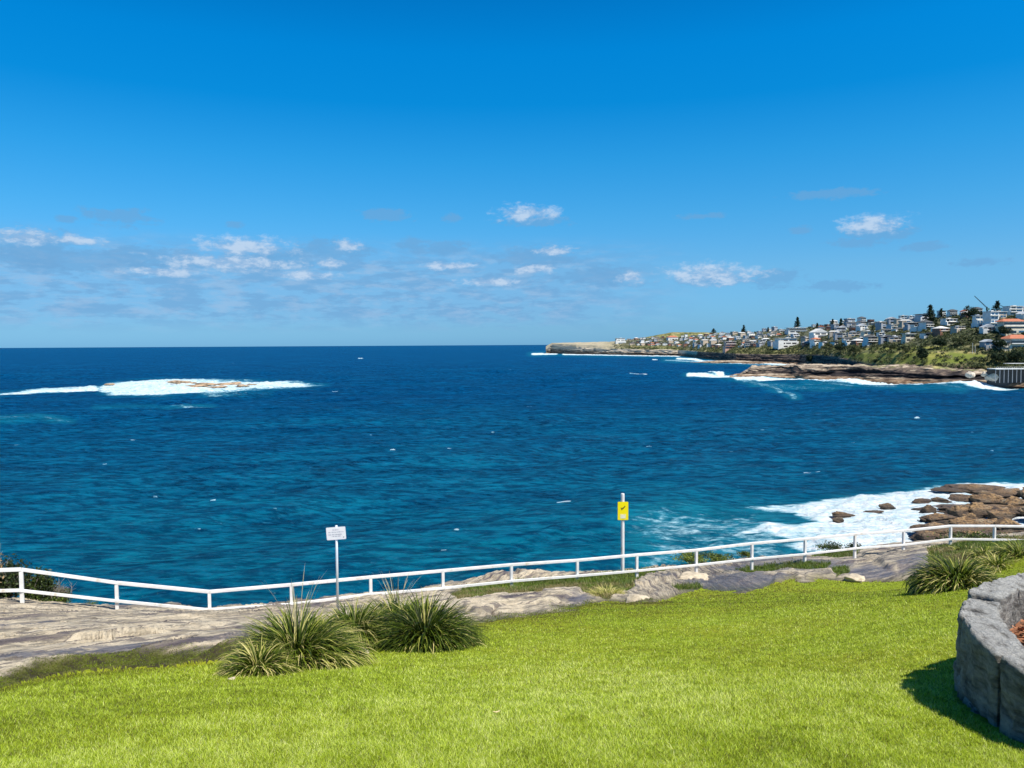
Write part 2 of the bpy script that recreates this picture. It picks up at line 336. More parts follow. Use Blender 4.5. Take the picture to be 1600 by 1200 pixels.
cp = [P(*c) for c in ctrl] + [Vector(v) for v in [(3.2,4.8,27.42),(3.35,5.8,27.25),(5.5,4.9,27.35),(4.6,7.2,27.0),(0,2,28.05),(-4,2,28.05),(4,2,28.1),(8,5,27.6),(9,9,27.2)]]
A_ = np.array([[p.x, p.y] for p in cp]); zc = np.array([p.z for p in cp])
def U_(r2): return 0.5*r2*np.log(r2+1e-9)
n = len(A_); K = U_(((A_[:, None]-A_[None])**2).sum(2)) + np.eye(n)*0.25; Pm = np.c_[np.ones(n), A_]
M_ = np.block([[K, Pm], [Pm.T, np.zeros((3, 3))]]); wt_ = np.linalg.solve(M_, np.r_[zc, 0, 0, 0])
def gz(x, y):
    x = np.asarray(x, float); y = np.asarray(y, float); r = wt_[n] + wt_[n+1]*x + wt_[n+2]*y
    for i in range(n): r = r + wt_[i]*U_((x-A_[i, 0])**2 + (y-A_[i, 1])**2)
    return r
edge = [(-500,22.5),(-100,23),(50,23.0),(120,23.5),(170,24.5),(220,25.3),(265,26.2),(305,25.2),(345,26.3),(400,27),(500,28.5),(600,30),(690,31),(740,32),(790,33.2),(850,33.5),(960,34),(1050,35),(1150,37),(1250,38),(1330,38),(1400,38),(1500,39),(1600,40),(1800,42),(2300,44)]
def Yedge(u): return np.interp(800+F*u, [e[0] for e in edge], [e[1] for e in edge]) + 0.25*vn(u*60, u*0, seed=5) + .12*vn(u*210, u*0, seed=6)
nr, nc, nx = 640, 1150, 46
u = np.linspace(-1.0, 1.25, nc); Ye = Yedge(u)
s = np.linspace(0, 1, nr)[:, None]; GY = 1.6*(Ye[None]/1.6)**s; GX = GY*u[None]
GZ = gz(GX, GY)
gpx, gpy = proj(GX, GY, GZ)
LE = [(-600,1150),(-200,1092),(0,1077),(60,1062),(130,1050),(220,1043),(300,1033),(360,1027),(420,1022),(540,1014),(600,1004),(690,992),(725,985),(760,976),(830,963),(900,953),(925,943),(945,940),(1000,944),(1045,938),(1060,930),(1100,924),(1130,926),(1165,925),(1215,911),(1240,907),(1255,913),(1290,906),(1320,908),(1345,911),(1420,909),(1445,903),(1475,900),(1540,890),(1575,880),(1600,873),(1800,850),(2400,840)]
ei = fbm(GX*.9, GY*.7, seed=12, oct=5)
led = gpy - np.interp(gpx, [p[0] for p in LE], [p[1] for p in LE]) + ei*6
VEG = [[(700,935),(735,922),(800,912),(880,906),(925,903),(930,915),(900,925),(830,929),(760,938),(715,942)],
 [(880,915),(930,900),(985,896),(1000,905),(985,925),(950,938),(905,930)],
 [(955,897),(1010,892),(1040,893),(1010,905),(985,903)],
 [(1150,893),(1195,884),(1250,881),(1295,884),(1290,890),(1230,893),(1170,898)],
 [(1270,872),(1300,864),(1340,862),(1335,872),(1300,876)],
 [(1030,882),(1060,876),(1090,880),(1060,884)],
 [(1445,860),(1500,848),(1620,838),(1640,880),(1540,892),(1470,905),(1450,885)],
 [(1050,920),(1085,916),(1095,922),(1060,925)],[(1300,890),(1322,888),(1325,900),(1306,905)]]
vegd = np.full(GX.shape, -99.0)
for pl in VEG: vegd = np.maximum(vegd, polysdf(gpx, gpy, pl, 2.0) + ei*7)
lawnm = sm(led, -0.6, 0.6); vegm = sm(vegd, -2, 2); rock = (1-lawnm)*(1-vegm)
# rock relief: ledges of tilted bedding
dx, dy = 0.42, 0.907
rt_ = sm(gpx, 930, 1230); al = (GX*dx + GY*dy)*(1-rt_) + (GX*.93+GY*.36)*rt_; ac = (GX*dy - GY*dx)*(1-rt_) + (GX*.36-GY*.93)*rt_
wr = fbm(al*0.12, ac*0.5, seed=20, oct=4)
T = ac*0.62 + al*0.05 + wr*1.5
fr = T - np.floor(T); terr = (np.floor(T) % 3)*0.03 + sm(fr, 0.0, 0.07)*0.13 - fr*0.13
T2 = ac*2.3 + wr*5 + fbm(al*.6, ac*2.5, seed=28, oct=3)*1.2; f2 = T2-np.floor(T2); terr2 = sm(f2, 0, .1)*.05 - f2*.05
bumps = fbm(GX*0.45, GY*0.45, seed=23, oct=5)*0.11 + fbm(GX*3, GY*3, seed=27, oct=4)*0.035
far_ = sm(GY, 9, 26)
right = sm(gpx, 900, 1150)
amp_ = 1.0 - .25*right
crk_shade = np.exp(-((fr-.02)/.035)**2)*sm(fbm(al*.5, ac*1.5, seed=88), -.15, .25)*rock  # dark lines at the ledge steps: rock joints plus painted ledge shadow
crk_shade = np.maximum(crk_shade, .8*np.exp(-((f2-.05)/.06)**2)*sm(fbm(al*.7, ac*2, seed=89), .05, .35)*rock)
fadeL = sm(-led, -1, 8)
GZr = GZ + rock*(.12+.88*fadeL)*((terr + terr2)*amp_ + bumps*(0.55-right*.15) + 0.02) 
# named slabs and hollows of the shelf, by photo outline
def slab(poly, h, soft=5): 
    global GZr
    d = polysdf(gpx, gpy, poly, 2.0) + ei*3; GZr = GZr + .6*h*sm(d, -1, soft)*rock*(.3+.7*fadeL)
slab([(720,968),(735,950),(790,943),(860,935),(905,926),(912,930),(900,942),(860,953),(800,957),(745,972)], .20)
slab([(985,921),(1010,905),(1045,896),(1085,897),(1070,906),(1010,921)], .24)
slab([(1100,914),(1160,900),(1180,905),(1150,922),(1110,922)], .12)
slab([(1195,921),(1215,900),(1240,896),(1255,904),(1225,914)], .22); slab([(1255,902),(1300,893),(1305,905),(1260,909)], .22)
slab([(1365,880),(1400,866),(1450,862),(1470,872),(1440,890),(1390,895)], .22)
slab([(1345,868),(1385,856),(1392,860),(1350,876)], .22)
slab([(735,912),(775,899),(812,898),(850,906),(800,912)], .28, 8); slab([(823,905),(840,897),(858,899),(860,905)], .20)
slab([(1100,893),(1150,882),(1200,880),(1160,886)], -.10); slab([(1060,913),(1100,906),(1150,909),(1120,917)], -.10)
GZr += lawnm*fbm(GX*.5, GY*.5, seed=30, oct=3)*.05 + vegm*(.06+fbm(GX*3, GY*3, seed=31, oct=3)*.05)
WET = [[(0,1040),(110,1030),(230,1020),(330,1012),(395,1008),(395,1016),(280,1026),(150,1034),(0,1060),(-200,1080),(-200,1060)],[(0,1000),(60,990),(110,986),(60,996),(0,1007)],[(880,945),(905,938),(930,936),(925,945),(890,951)],
 [(1055,915),(1100,905),(1180,898),(1235,904),(1200,920),(1140,928),(1090,930)],[(1090,893),(1150,885),(1260,876),(1340,882),(1330,890),(1260,894),(1200,897)],[(1325,895),(1360,888),(1395,893),(1400,905),(1350,908),(1325,903)],[(1400,885),(1460,868),(1480,872),(1450,895),(1410,905)],[(1050,908),(1010,916),(1060,905)],[(726,985),(760,972),(800,966),(790,972),(745,984)],
 [(1040,890),(1100,884),(1170,876),(1250,872),(1230,880),(1120,886)]]
wet = np.zeros(GX.shape)
for pl in WET: wet = np.maximum(wet, sm(polysdf(gpx, gpy, pl, 2.2)+ei*9, -4, 6))
soil = sm(led, -9, -3)*sm(gpx, 520, 330) + sm(led, -6, 0)*.7
soil = np.clip(soil, 0, 1); rock = rock*(1-.0*soil)
# cliff face down to the sea beyond the edge
t = np.linspace(0, 1, nx+1)[1:, None]
cz = GZr[-1][None]*(1-t) - 2.5*t
cn = fbm(np.broadcast_to(GX[-1]/3, cz.shape), cz/1.3, seed=40, oct=5)
cY = Ye[None] + 0.3 + 7*t**1.2 + cn*1.4*np.minimum(t*6, 1) ; cX = u[None]*Ye[None] + cn*.3
AX, AY, AZ = np.vstack([GX, cX]), np.vstack([GY, cY]), np.vstack([GZr, cz])
def ext(a, v=0): return np.vstack([a, np.full(cz.shape, float(v))])
Fq = gridF(nr+nx, nc); il = ext(lawnm)[..., None].ravel()[Fq].mean(1) > 0.5
rockm = bpy.data.materials.new('sandstone_shelf'); rockm.use_nodes = True; nt = rockm.node_tree; b = nt.nodes['Principled BSDF']
pos = nd(nt, 'ShaderNodeNewGeometry', out='Position'); at_ = lambda a: nd(nt, 'ShaderNodeAttribute', out='Fac', attribute_name=a)
sp = nt.nodes.new('ShaderNodeSeparateXYZ'); nt.links.new(pos, sp.inputs[0])
al_ = at_('along')
ac_ = at_('across')
sv = nd(nt, 'ShaderNodeCombineXYZ', {0: mth(nt, 'MULTIPLY', al_, 0.20), 1: mth(nt, 'MULTIPLY', ac_, 1.7), 2: mth(nt, 'MULTIPLY', sp.outputs[2], 0.5)})
a1 = noise(nt, sv, 1.0, 9, 0.70); a2 = noise(nt, sv, 3.1, 8, 0.7); a3 = noise(nt, pos, 6.0, 8, 0.7); a4 = noise(nt, pos, 0.7, 5, 0.6)
c = ramp(nt, mth(nt, 'ADD', mth(nt, 'MULTIPLY', a1, 0.65), mth(nt, 'MULTIPLY', a2, 0.35)), [(0.38,(0.05,0.04,0.05)),(0.43,(0.15,0.12,0.115)),(0.465,(0.26,0.22,0.17)),(0.49,(0.36,0.30,0.21)),(0.515,(0.58,0.48,0.335)),(0.555,(0.68,0.58,0.42)),(0.575,(0.20,0.165,0.14)),(0.62,(0.30,0.25,0.19)),(0.70,(0.5,0.42,0.3))])
c = mixc(nt, mth(nt, 'MULTIPLY', sstep(nt, a3, 0.52, 0.66), 0.40), c, (0.13,0.12,0.11))
c = mixc(nt, mth(nt, 'MULTIPLY', sstep(nt, a4, 0.54, 0.7), 0.35), c, (0.20,0.185,0.16))
c = mixc(nt, mth(nt, 'MULTIPLY', at_('right'), 0.30), c, mixc(nt, sstep(nt, a2, 0.4, 0.6), (0.12,0.11,0.11), (0.30,0.27,0.22)))
wm = mth(nt, 'MULTIPLY', at_('wet'), sstep(nt, a3, 0.30, 0.5))
c = mixc(nt, mth(nt, 'MULTIPLY', wm, 0.8), c, mixc(nt, sstep(nt, a2, .4, .62), (0.08,0.07,0.085), (0.17,0.145,0.15)))
c = mixc(nt, mth(nt, 'MULTIPLY', at_('crack_shade'), 0.8), c, (0.06,0.048,0.042))
n5 = noise(nt, pos, 5.0, 5, 0.7)
moss = mixc(nt, sstep(nt, n5, 0.38, 0.62), (0.040,0.030,0.014), (0.12,0.12,0.022))
c = mixc(nt, mth(nt, 'MULTIPLY', at_('soil'), sstep(nt, n5, 0.1, 0.4)), c, moss)
c = mixc(nt, at_('veg'), c, mixc(nt, sstep(nt, n5, 0.4, 0.6), (0.07,0.06,0.02), (0.10,0.14,0.02)))
nt.links.new(c, b.inputs['Base Color'])
nt.links.new(mth(nt, 'SUBTRACT', 0.85, mth(nt, 'MULTIPLY', wm, 0.42)), b.inputs['Roughness'])
hb = mth(nt, 'ADD', mth(nt, 'MULTIPLY', a2, 1.0), mth(nt, 'MULTIPLY', a3, 0.7))
nt.links.new(nd(nt, 'ShaderNodeBump', {'Height': hb, 'Strength': 1.0, 'Distance': 0.13}), b.inputs['Normal'])
lawnmat = bpy.data.materials.new('lawn_turf'); lawnmat.use_nodes = True; nt = lawnmat.node_tree; b = nt.nodes['Principled BSDF']
pos = nd(nt, 'ShaderNodeNewGeometry', out='Position')
n_a = noise(nt, pos, 0.5, 4, 0.6); n_b = noise(nt, pos, 9.0, 6, 0.7)
c = mixc(nt, sstep(nt, n_b, 0.35, 0.65), (0.13,0.17,0.010), (0.26,0.32,0.022)); c = mixc(nt, sstep(nt, n_a, 0.4, 0.65), c, mixc(nt, 1.0, c, (1.05,.92,1.0), 'MULTIPLY'))
nt.links.new(c, b.inputs['Base Color']); b.inputs['Roughness'].default_value = 0.9; b.inputs['Specular IOR Level'].default_value = 0.1
nt.links.new(nd(nt, 'ShaderNodeBump', {'Height': n_b, 'Distance': 0.03}), b.inputs['Normal'])
Vg = np.stack([AX.ravel(), AY.ravel(), AZ.ravel()], 1)
def sub(name, Fs, m, attrs):
    idx = np.unique(Fs); mp = np.full(len(Vg), -1); mp[idx] = np.arange(len(idx))
    return tag(mesh_np(name, Vg[idx], mp[Fs], m, attrs={k: v.ravel()[idx] for k, v in attrs.items()}), kind='structure')
sub('rock_shelf', Fq[~il], rockm, {'crack_shade': ext(crk_shade), 'wet': ext(wet), 'soil': ext(soil), 'veg': ext(vegm), 'right': np.vstack([right, np.ones(cz.shape)]), 'along': np.vstack([al, np.broadcast_to(al[-1:], cz.shape)]), 'across': np.vstack([ac, np.broadcast_to(ac[-1:], cz.shape)])})
sub('lawn', Fq[il], lawnmat, {})

# blades scattered over the turf, one triangle each
def ground_at(x, y):                                         # bilinear look-up in the finished relief
    uu = x/y; ci = np.clip((uu-u[0])/(u[1]-u[0]), 0, nc-1.001); ye = np.interp(uu, u, Ye)
    ri = np.clip(np.log(y/1.6)/np.log(ye/1.6)*(nr-1), 0, nr-1.001); i, j = ri.astype(int), ci.astype(int); fi, fj = ri-i, ci-j
    return (i, j), GZr[i, j]*(1-fi)*(1-fj)+GZr[i+1, j]*fi*(1-fj)+GZr[i, j+1]*(1-fi)*fj+GZr[i+1, j+1]*fi*fj
def gpt(x, y): return float(ground_at(np.array([float(x)]), np.array([float(y)]))[1][0])
def blades(name, mask, N, hgt, wid, m, tonef, lean=0.5, seed=1, y0=3.4, pad=(-.78, .78), power=1.0):
    r = np.random.default_rng(seed); got = []; tot = 0
    while tot < N:
        k = 400000; uu = r.uniform(pad[0], pad[1], k); vv = r.random(k); y = 1/((1/y0)*(1-vv) + vv/46.0) # uniform on screen
        x = uu*y; ok = y < np.interp(uu, u, Ye); x, y = x[ok], y[ok]; (i, j), zz = ground_at(x, y); mk = mask[i, j] > r.random(len(x))
        got.append(np.stack([x[mk], y[mk], zz[mk], gpx[i[mk], j[mk]], gpy[i[mk], j[mk]]])); tot += mk.sum()
    x, y, zz, qx, qy = np.concatenate(got, 1)[:, :N]; dist = y
    inring = np.hypot(x-5.5, y-4.9) < 2.28; keep = ~inring; x, y, zz, qx, qy, dist = [a[keep] for a in (x, y, zz, qx, qy, dist)]; k = len(x)
    if name == 'moss': zz = zz-.0
    h = hgt*(0.55+0.9*r.random(k))*(1+.25*fbm(x*.8, y*.8, seed=3)); w = np.maximum(wid, dist*0.00085)*(0.7+.6*r.random(k))
    h = np.maximum(h, dist*.0028*.6)
    a = r.uniform(0, 6.283, k); cx_, cy_ = np.cos(a)*w/2, np.sin(a)*w/2
    la = r.uniform(0, 6.283, k); lm = h*lean*r.random(k)*1.6
    zz = zz-.004
    V = np.stack([np.stack([x-cx_, y-cy_, zz], 1), np.stack([x+cx_, y+cy_, zz], 1), np.stack([x+np.cos(la)*lm, y+np.sin(la)*lm, zz+h], 1)], 1).reshape(-1, 3)
    tone = np.clip(tonef(x, y, qx, qy, r), 0, 1)
    tv = np.stack([tone*.8, tone*.8, tone], 1).ravel()
    return mesh_np(name, V, np.arange(3*k).reshape(-1, 3), m, attrs={'tone': tv}, smooth=False)
grassm = leafmat('grass_blade', [(0.0,(0.12,0.09,0.025)),(0.2,(0.13,0.17,0.010)),(0.48,(0.43,0.56,0.016)),(0.72,(0.66,0.76,0.10)),(1.0,(0.86,0.84,0.42))], 0.4, 0.55)
def e0(qx, qy): return qy - np.interp(qx, [p[0] for p in LE], [p[1] for p in LE])
def lt(x, y, qx, qy, r):
    t = 0.52 + .14*sm(e0(qx, qy), 60, 110)*sm(e0(qx, qy), 260, 150) + .18*fbm(x*.35, y*.35, seed=61) + .22*fbm(x*5, y*5, seed=62, oct=4) + r.normal(0, .22, len(x)) - .5*(r.random(len(x)) < .1) + .05*sm(fbm(x*.7, y*.7, seed=66), 0, .4)
    e = qy - np.interp(qx, [p[0] for p in LE], [p[1] for p in LE])
    t = t - .24*sm(e, 55, 5)*sm(qx, 500, 900) - .34*(sm(e, 9, 0))
    return t
o = blades('grass', lawnm, 820000, 0.022, 0.0028, grassm, lt, lean=.95); tag(o, 'short bright green mown grass of the clifftop lawn', 'grass', kind='stuff')
coverm = leafmat('cover_leaf', [(0.0,(0.10,0.08,0.035)),(0.3,(0.34,0.28,0.11)),(0.5,(0.07,0.10,0.012)),(0.75,(0.12,0.20,0.012)),(1.0,(0.32,0.36,0.02))], 0.3)
def ct(x, y, qx, qy, r):
    t = 0.68 + .25*fbm(x*1.1, y*1.1, seed=71) + r.normal(0, .13, len(x))
    dry = (sm(qy - np.interp(qx, [690,760,830,900,930], [930,924,919,914,915]), 0, 4)*(qx < 1000)*sm(ei_s(x, y), -.3, .2)) + (qx > 1440)*sm(fbm(x*.6, y*.6, seed=73), -.1, .35)
    return np.where(dry > r.random(len(x)), .3 + r.normal(0, .1, len(x)), t)
def ei_s(x, y): return fbm(x*2, y*2, seed=75)
vm = vegm*(1-lawnm); vm2 = vm*np.where(gpx > 1000, .8, 1)
o = blades('ground_cover', vm2, 60000, 0.10, 0.012, coverm, ct, lean=.9, seed=4); tag(o, 'low weeds and dry grass creeping along the clifftop fence', 'ground cover', kind='stuff')
sm_ = soil*(1-lawnm)*(GY < 20)
o = blades('moss', sm_, 26000, 0.016, 0.006, grassm, lambda x, y, qx, qy, r: .12+.22*r.random(len(x))*(1+fbm(x*4, y*4, seed=5)), lean=1, seed=9); tag(o, 'brown-green moss and soil strip where the lawn meets the rock', 'moss', kind='stuff')
# ------------------------------------------------------------------ clifftop objects
def hit(px_, py_, y0=3.0, y1=45.0):
    ys = np.linspace(y0, y1, 1500); d = ray(px_, py_); x = d.x*ys; zz = EYE + d.z*ys; g = ground_at(x, ys)[1]
    k = np.argmax(zz < g); k = k if (zz < g).any() else len(ys)-1; return Vector((x[k], ys[k], float(g[k])))
def G(px_, Y): x = ray(px_, 900).x*Y; return Vector((x, Y, gpt(x, Y)))
paint = mat('white_paint', (0.80,0.79,0.76), 0.45, var=0.10, vscale=4)
pn_t = paint.node_tree; pb = pn_t.nodes['Principled BSDF']; pc = pb.inputs['Base Color'].links[0].from_socket; pp = nd(pn_t, 'ShaderNodeNewGeometry', out='Position')
pn_t.links.new(mixc(pn_t, sstep(pn_t, noise(pn_t, vmul(pn_t, pp, (2.2, 2.2, 1.2)), 1.0, 7, .7), .56, .72, 0, .7), pc, (.52,.40,.22)), pb.inputs['Base Color'])
posts = [(-255,900,926,19.6),(-110,897,924,20.5),(33,892.5,921,21.6),(182,913,937.5,23.3),(327,927,951.5,24.1),(455,916,943,24.9),(579,904,927.5,25.8),(692,894,918,26.8),(799,884.5,907,27.8),(902,877.5,899,28.8),(995,869,891,29.7),(1088,861.5,882,30.6),
         (1175,851,872.5,31.4),(1258,844,865,32.2),(1336,836.5,856,33),(1412,831,850.5,33.8),(1485.5,823.5,841.5,34.5),(1554,823.5,842.5,35),(1628,824.5,844,35.4),(1705,826,846,35.8)]
fence = empty('railing_fence', P(33, 949, 21.6)); bpy.context.view_layer.update()
tag(fence, 'long white two-rail post fence running along the clifftop rock above the sea', 'fence')
off = -Vector(fence.location)
tp = [P(a, b_, Y)+off for a, b_, c_2, Y in posts]; lp = [P(a, c_2, Y)+off for a, b_, c_2, Y in posts]
for (a, b_, c_2, Y), t_, l_ in zip(posts, tp, lp):
    g = gpt(t_.x-off.x, Y)+off.z; m = MB(); m.box(-.05, .05, -.05, .05, g-.25-t_.z, .0)
    ob = m.build('post', paint, fence, bevel=.008); ob.location = t_; ob.rotation_euler.z = .35+random.uniform(-.04, .04)
    mm = MB(); mm.tube([(0,-.049,0),(0,-.066,0)], .014, 6); bo = mm.build('bolt', mat('rusty_steel', (0.22,0.09,0.04), .8), ob); bo.location = (0, 0, l_.z-t_.z)
for i in range(len(posts)-1):
    dv = (tp[i+1]-tp[i]).normalized()
    for nm, L, w_, h_ in (('top_rail', tp, .11, .092), ('lower_rail', lp, .055, .088)):
        sag = Vector((0, 0, random.uniform(-.01, .01)))
        off2 = Vector((0, 0, .05)) if nm == 'top_rail' else Vector((0, -.08, 0))
        g = .001*(i % 2)
        MB().beam(L[i]+off2, L[i+1]+off2-dv*.004, w_, h_+g).build(nm, paint, fence, bevel=.008)
# white notice on its pole
galv = mat('galvanised_pipe', (0.62,0.66,0.68), 0.4, 0.3, var=.12)
g = G(526, 17); top = P(525.5, 821, 17); notice = empty('notice_sign', (top.x, 17, g.z)); H = top.z-g.z
tag(notice, 'small white notice board with faint grey text on a slim pole behind the tussocks', 'sign')
MB().tube([(0,0,-.2),(0,0,H)], .028, 12).build('pole', galv, notice, smooth=True)
def plate(w, h, t, r, z, rot, name, m, parent, y=-.035):
    mb = MB(); pts = []
    for cx_, cz_, a0 in ((w/2-r, h/2-r, 0), (-w/2+r, h/2-r, 90), (-w/2+r, -h/2+r, 180), (w/2-r, -h/2+r, 270)):
        for k in range(5): a = math.radians(a0+k*22.5); pts.append((cx_+r*math.cos(a), cz_+r*math.sin(a)))
    n_ = len(pts); vs = [(x, -t, z_) for x, z_ in pts] + [(x, 0, z_) for x, z_ in pts]
    mb.add(vs, [tuple(range(n_)), tuple(range(n_, 2*n_))[::-1]] + [(i, n_+i, n_+(i+1) % n_, (i+1) % n_) for i in range(n_)])
    o = mb.build(name, m, parent); o.location = (0, y, z); o.rotation_euler = (0, rot, 0); return o
px17 = 17/F
pn = plate(30.5*px17, 20*px17, .004, .02, H-12*px17, math.radians(-4), 'board', mat('sign_white', (0.86,0.87,0.88), .4), notice)
ink = mat('faded_ink', (0.36,0.38,0.46), .6); tx = MB()
for row, (x0, x1, z_) in enumerate([(-5,5,5.6),(-12,12,2.0),(-12,9,-1.8),(-7,7,-4.6)]):
    x = x0
    while x < x1:
        w_ = random.choice([.55,.7,.9,.65]); tx.box(x*px17, min(x+w_, x1)*px17, -.0062, -.0042, (z_-.75)*px17, (z_+random.choice([.5,.8,.8]))*px17); x += w_+random.choice([.35,.35,.35,1.1])
tx.build('text_lines', ink, pn)
tx = MB(); tx.box(10.5*px17, 12.5*px17, -.0062, -.0042, -7.2*px17, -6.2*px17); tx.build('maker_mark', mat('dark_ink', (.05,.05,.06), .6), pn)
MB().box(-.04, .04, -.034, .034, -.02, .02).build('bracket', galv, notice).location = (0, 0, H-6*px17)
# yellow warning sign
YY_ = 32.2; g = G(973.5, YY_); top = P(973, 771, YY_); H = top.z-g.z; k_ = YY_/F
ws = empty('warning_sign', (top.x, YY_, g.z)); tag(ws, 'yellow warning sign with black falling figure on a tall white post behind the fence', 'sign')
MB().tube([(0,0,-.2),(0,0,H-.02),(0,0,H)], [.076,.076,.065], 16).build('post', paint, ws, smooth=False)
yel = mat('sign_yellow', (0.97,0.80,0.0), .4); zc_ = H-27*k_
pn = plate(16.5*k_, 29*k_, .004, .03, zc_, 0, 'panel', yel, ws, y=-.095)
blk = mat('sign_black', (.02,.02,.015), .5); whm = mat('sign_white', (.8,.8,.8))
m = MB()
def bar(x0, z0, x1, z1, w): m.beam((x0*k_, -.0055, z0*k_), (x1*k_, -.0055, z1*k_), .003, w*k_, up=(0.01, 0, 1))
bar(-.3,3.4,2.2,6.2,1.3); bar(2.0,6.0,3.0,8.2,.7); bar(1.6,6.0,3.8,7.0,.6); bar(-.3,3.5,-3.6,5.0,.8); bar(-.2,3.2,-3.4,3.2,.7); bar(-1.2,2.2,-2.4,1.8,1.5); bar(.5,4.8,-.8,6.0,.5)
m.build('falling_figure', blk, pn)
m = MB(); m.box(-4.6*k_, 4.6*k_, -.0062, -.0042, -12.2*k_, -5*k_); m.build('lower_label', mat('label_cream', (.86,.80,.35), .5), pn)
m = MB(); bar_y = -.0075
for x0 in (-2.6,-1.1,.4,1.9): m.box(x0*k_, (x0+.9)*k_, -.009, -.0062, -9.8*k_, (-6.4 if abs(x0+.35) < 1 else -7.2)*k_)
m.box(-2.6*k_, 2.8*k_, -.009, -.0062, -11.6*k_, -9.8*k_); m.build('hand_symbol', mat('hand_white', (.85,.83,.7), .5), pn)

# strappy tussock plants
strapm = leafmat('strap_leaf', [(0.0,(0.012,0.020,0.006)),(0.35,(0.035,0.06,0.006)),(0.6,(0.11,0.16,0.010)),(0.8,(0.30,0.32,0.05)),(1.0,(0.62,0.54,0.22))], 0.3, 0.55, spec=.2)
stalkm = mat('seed_stalk', (0.50,0.42,0.22), .8)
def ribbons(root, dirs, L, arch, w, segs=6, tone=None, r=None, twist=None):
    n = len(L); t = np.linspace(0, 1, segs+1)[None]; out = dirs[:, :2]/np.maximum(np.linalg.norm(dirs[:, :2], axis=1), 1e-6)[:, None]
    el0 = np.arctan2(dirs[:, 2], np.linalg.norm(dirs[:, :2], axis=1))
    ang = el0[:, None] - arch[:, None]*t**1.5; ds = L[:, None]/segs
    h = np.cumsum(np.cos(ang)*ds, 1)-np.cos(ang[:, :1])*ds; v = np.cumsum(np.sin(ang)*ds, 1)-np.sin(ang[:, :1])*ds
    ctr = root[:, None] + np.stack([out[:, :1]*h, out[:, 1:]*h, v], 2)
    wd = (w[:, None]*np.array([.8]+[1]*(segs-2)+[.7,.08])[None])/2; ta = (twist if twist is not None else np.zeros(n)) + np.arctan2(out[:, 1], out[:, 0]) + math.pi/2
    sd_ = np.stack([np.cos(ta), np.sin(ta), 0*ta], 1)[:, None]*wd[..., None]
    V = np.stack([ctr-sd_, ctr+sd_], 2).reshape(-1, 3); base = (np.arange(n)*(segs+1)*2)[:, None] + (np.arange(segs)*2)[None]; base = base.ravel()
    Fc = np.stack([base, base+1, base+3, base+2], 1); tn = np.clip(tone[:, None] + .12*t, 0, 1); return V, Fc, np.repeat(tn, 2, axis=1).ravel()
def tussock(name, loc, rx, h, n, label, seed, tone=.5, straw=.2, wid=.012, squash=1.0, stalks=0, group=None):
    r = np.random.default_rng(seed); e = empty(name, loc); tag(e, label, 'plant', group)
    nr_ = max(1, int(n*.0)); a = r.uniform(0, 6.283, n); q = np.sqrt(r.random(n)); rad = q*rx*.74
    root = np.stack([np.cos(a)*rad, np.sin(a)*rad*squash, -.03+0*a], 1)
    aa = a + r.normal(0, .5, n); el = np.clip(1.52 - q*0.85 + r.normal(0, .17, n), .12, 1.55)
    L = h*1.04*(0.5+.55*r.random(n))*(.88-.20*q); arch = r.uniform(1.2, 3.0, n)*(0.55+.55*q)
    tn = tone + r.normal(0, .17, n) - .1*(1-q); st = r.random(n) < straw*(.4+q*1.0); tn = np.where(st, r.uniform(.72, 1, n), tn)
    V, Fc, T_ = ribbons(root, np.stack([np.cos(aa)*np.cos(el), np.sin(aa)*np.cos(el), np.sin(el)], 1), L, arch, wid*(.6+.7*r.random(n)), tone=tn, twist=r.normal(0, .6, n))
    mesh_np('leaves', V, Fc, strapm, e, {'tone': T_}, smooth=False)
    if stalks:
        k = stalks; a = r.uniform(0, 6.283, k); el = r.uniform(1.05, 1.5, k); root = np.stack([np.cos(a)*rx*.2, np.sin(a)*rx*.2, h*.5+0*a], 1)
        V, Fc, T_ = ribbons(root, np.stack([np.cos(a)*np.cos(el), np.sin(a)*np.cos(el), np.sin(el)], 1), h*r.uniform(.35, .7, k), r.uniform(.1, .6, k), np.full(k, .006), tone=np.full(k, .9))
        mesh_np('seed_stalks', V, Fc, stalkm, e, {'tone': T_}, smooth=False)
    return e
def tus(px_, py_, wpx, hpx, n, label, seed, **kw):
    p = hit(px_, py_); Y = p.y; w_ = wpx*Y/F; p2 = Vector((p.x*(1+w_*.32/Y), Y+w_*.32, 0)); p2.z = gpt(p2.x, p2.y)
    return tussock('tussock_plant', p2, w_/2, hpx*Y/F, n, label, seed, **kw)
GT = 'strappy tussocks on the lawn edge'
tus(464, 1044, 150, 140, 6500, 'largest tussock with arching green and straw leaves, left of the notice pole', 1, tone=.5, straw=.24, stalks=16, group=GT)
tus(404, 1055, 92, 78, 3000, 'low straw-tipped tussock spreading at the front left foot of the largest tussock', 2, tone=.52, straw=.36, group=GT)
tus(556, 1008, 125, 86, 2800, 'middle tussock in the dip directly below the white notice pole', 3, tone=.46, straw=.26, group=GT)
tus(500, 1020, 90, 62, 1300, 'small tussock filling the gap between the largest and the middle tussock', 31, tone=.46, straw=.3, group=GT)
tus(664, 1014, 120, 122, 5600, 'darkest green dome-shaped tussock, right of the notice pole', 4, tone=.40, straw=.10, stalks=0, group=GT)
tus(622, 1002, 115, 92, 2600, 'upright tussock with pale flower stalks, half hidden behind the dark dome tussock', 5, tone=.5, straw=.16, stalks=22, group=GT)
tus(1497, 921, 108, 84, 3600, 'round dense dark tussock beyond the end of the stone planter wall', 6, tone=.42, straw=.20, wid=.02, group=GT)
GU = 'rough tussocks by the right end of the fence'
tus(1560, 893, 70, 38, 500, 'yellowish tussock on the bank right of the round dark tussock', 7, tone=.66, straw=.3, wid=.025, group=GU)
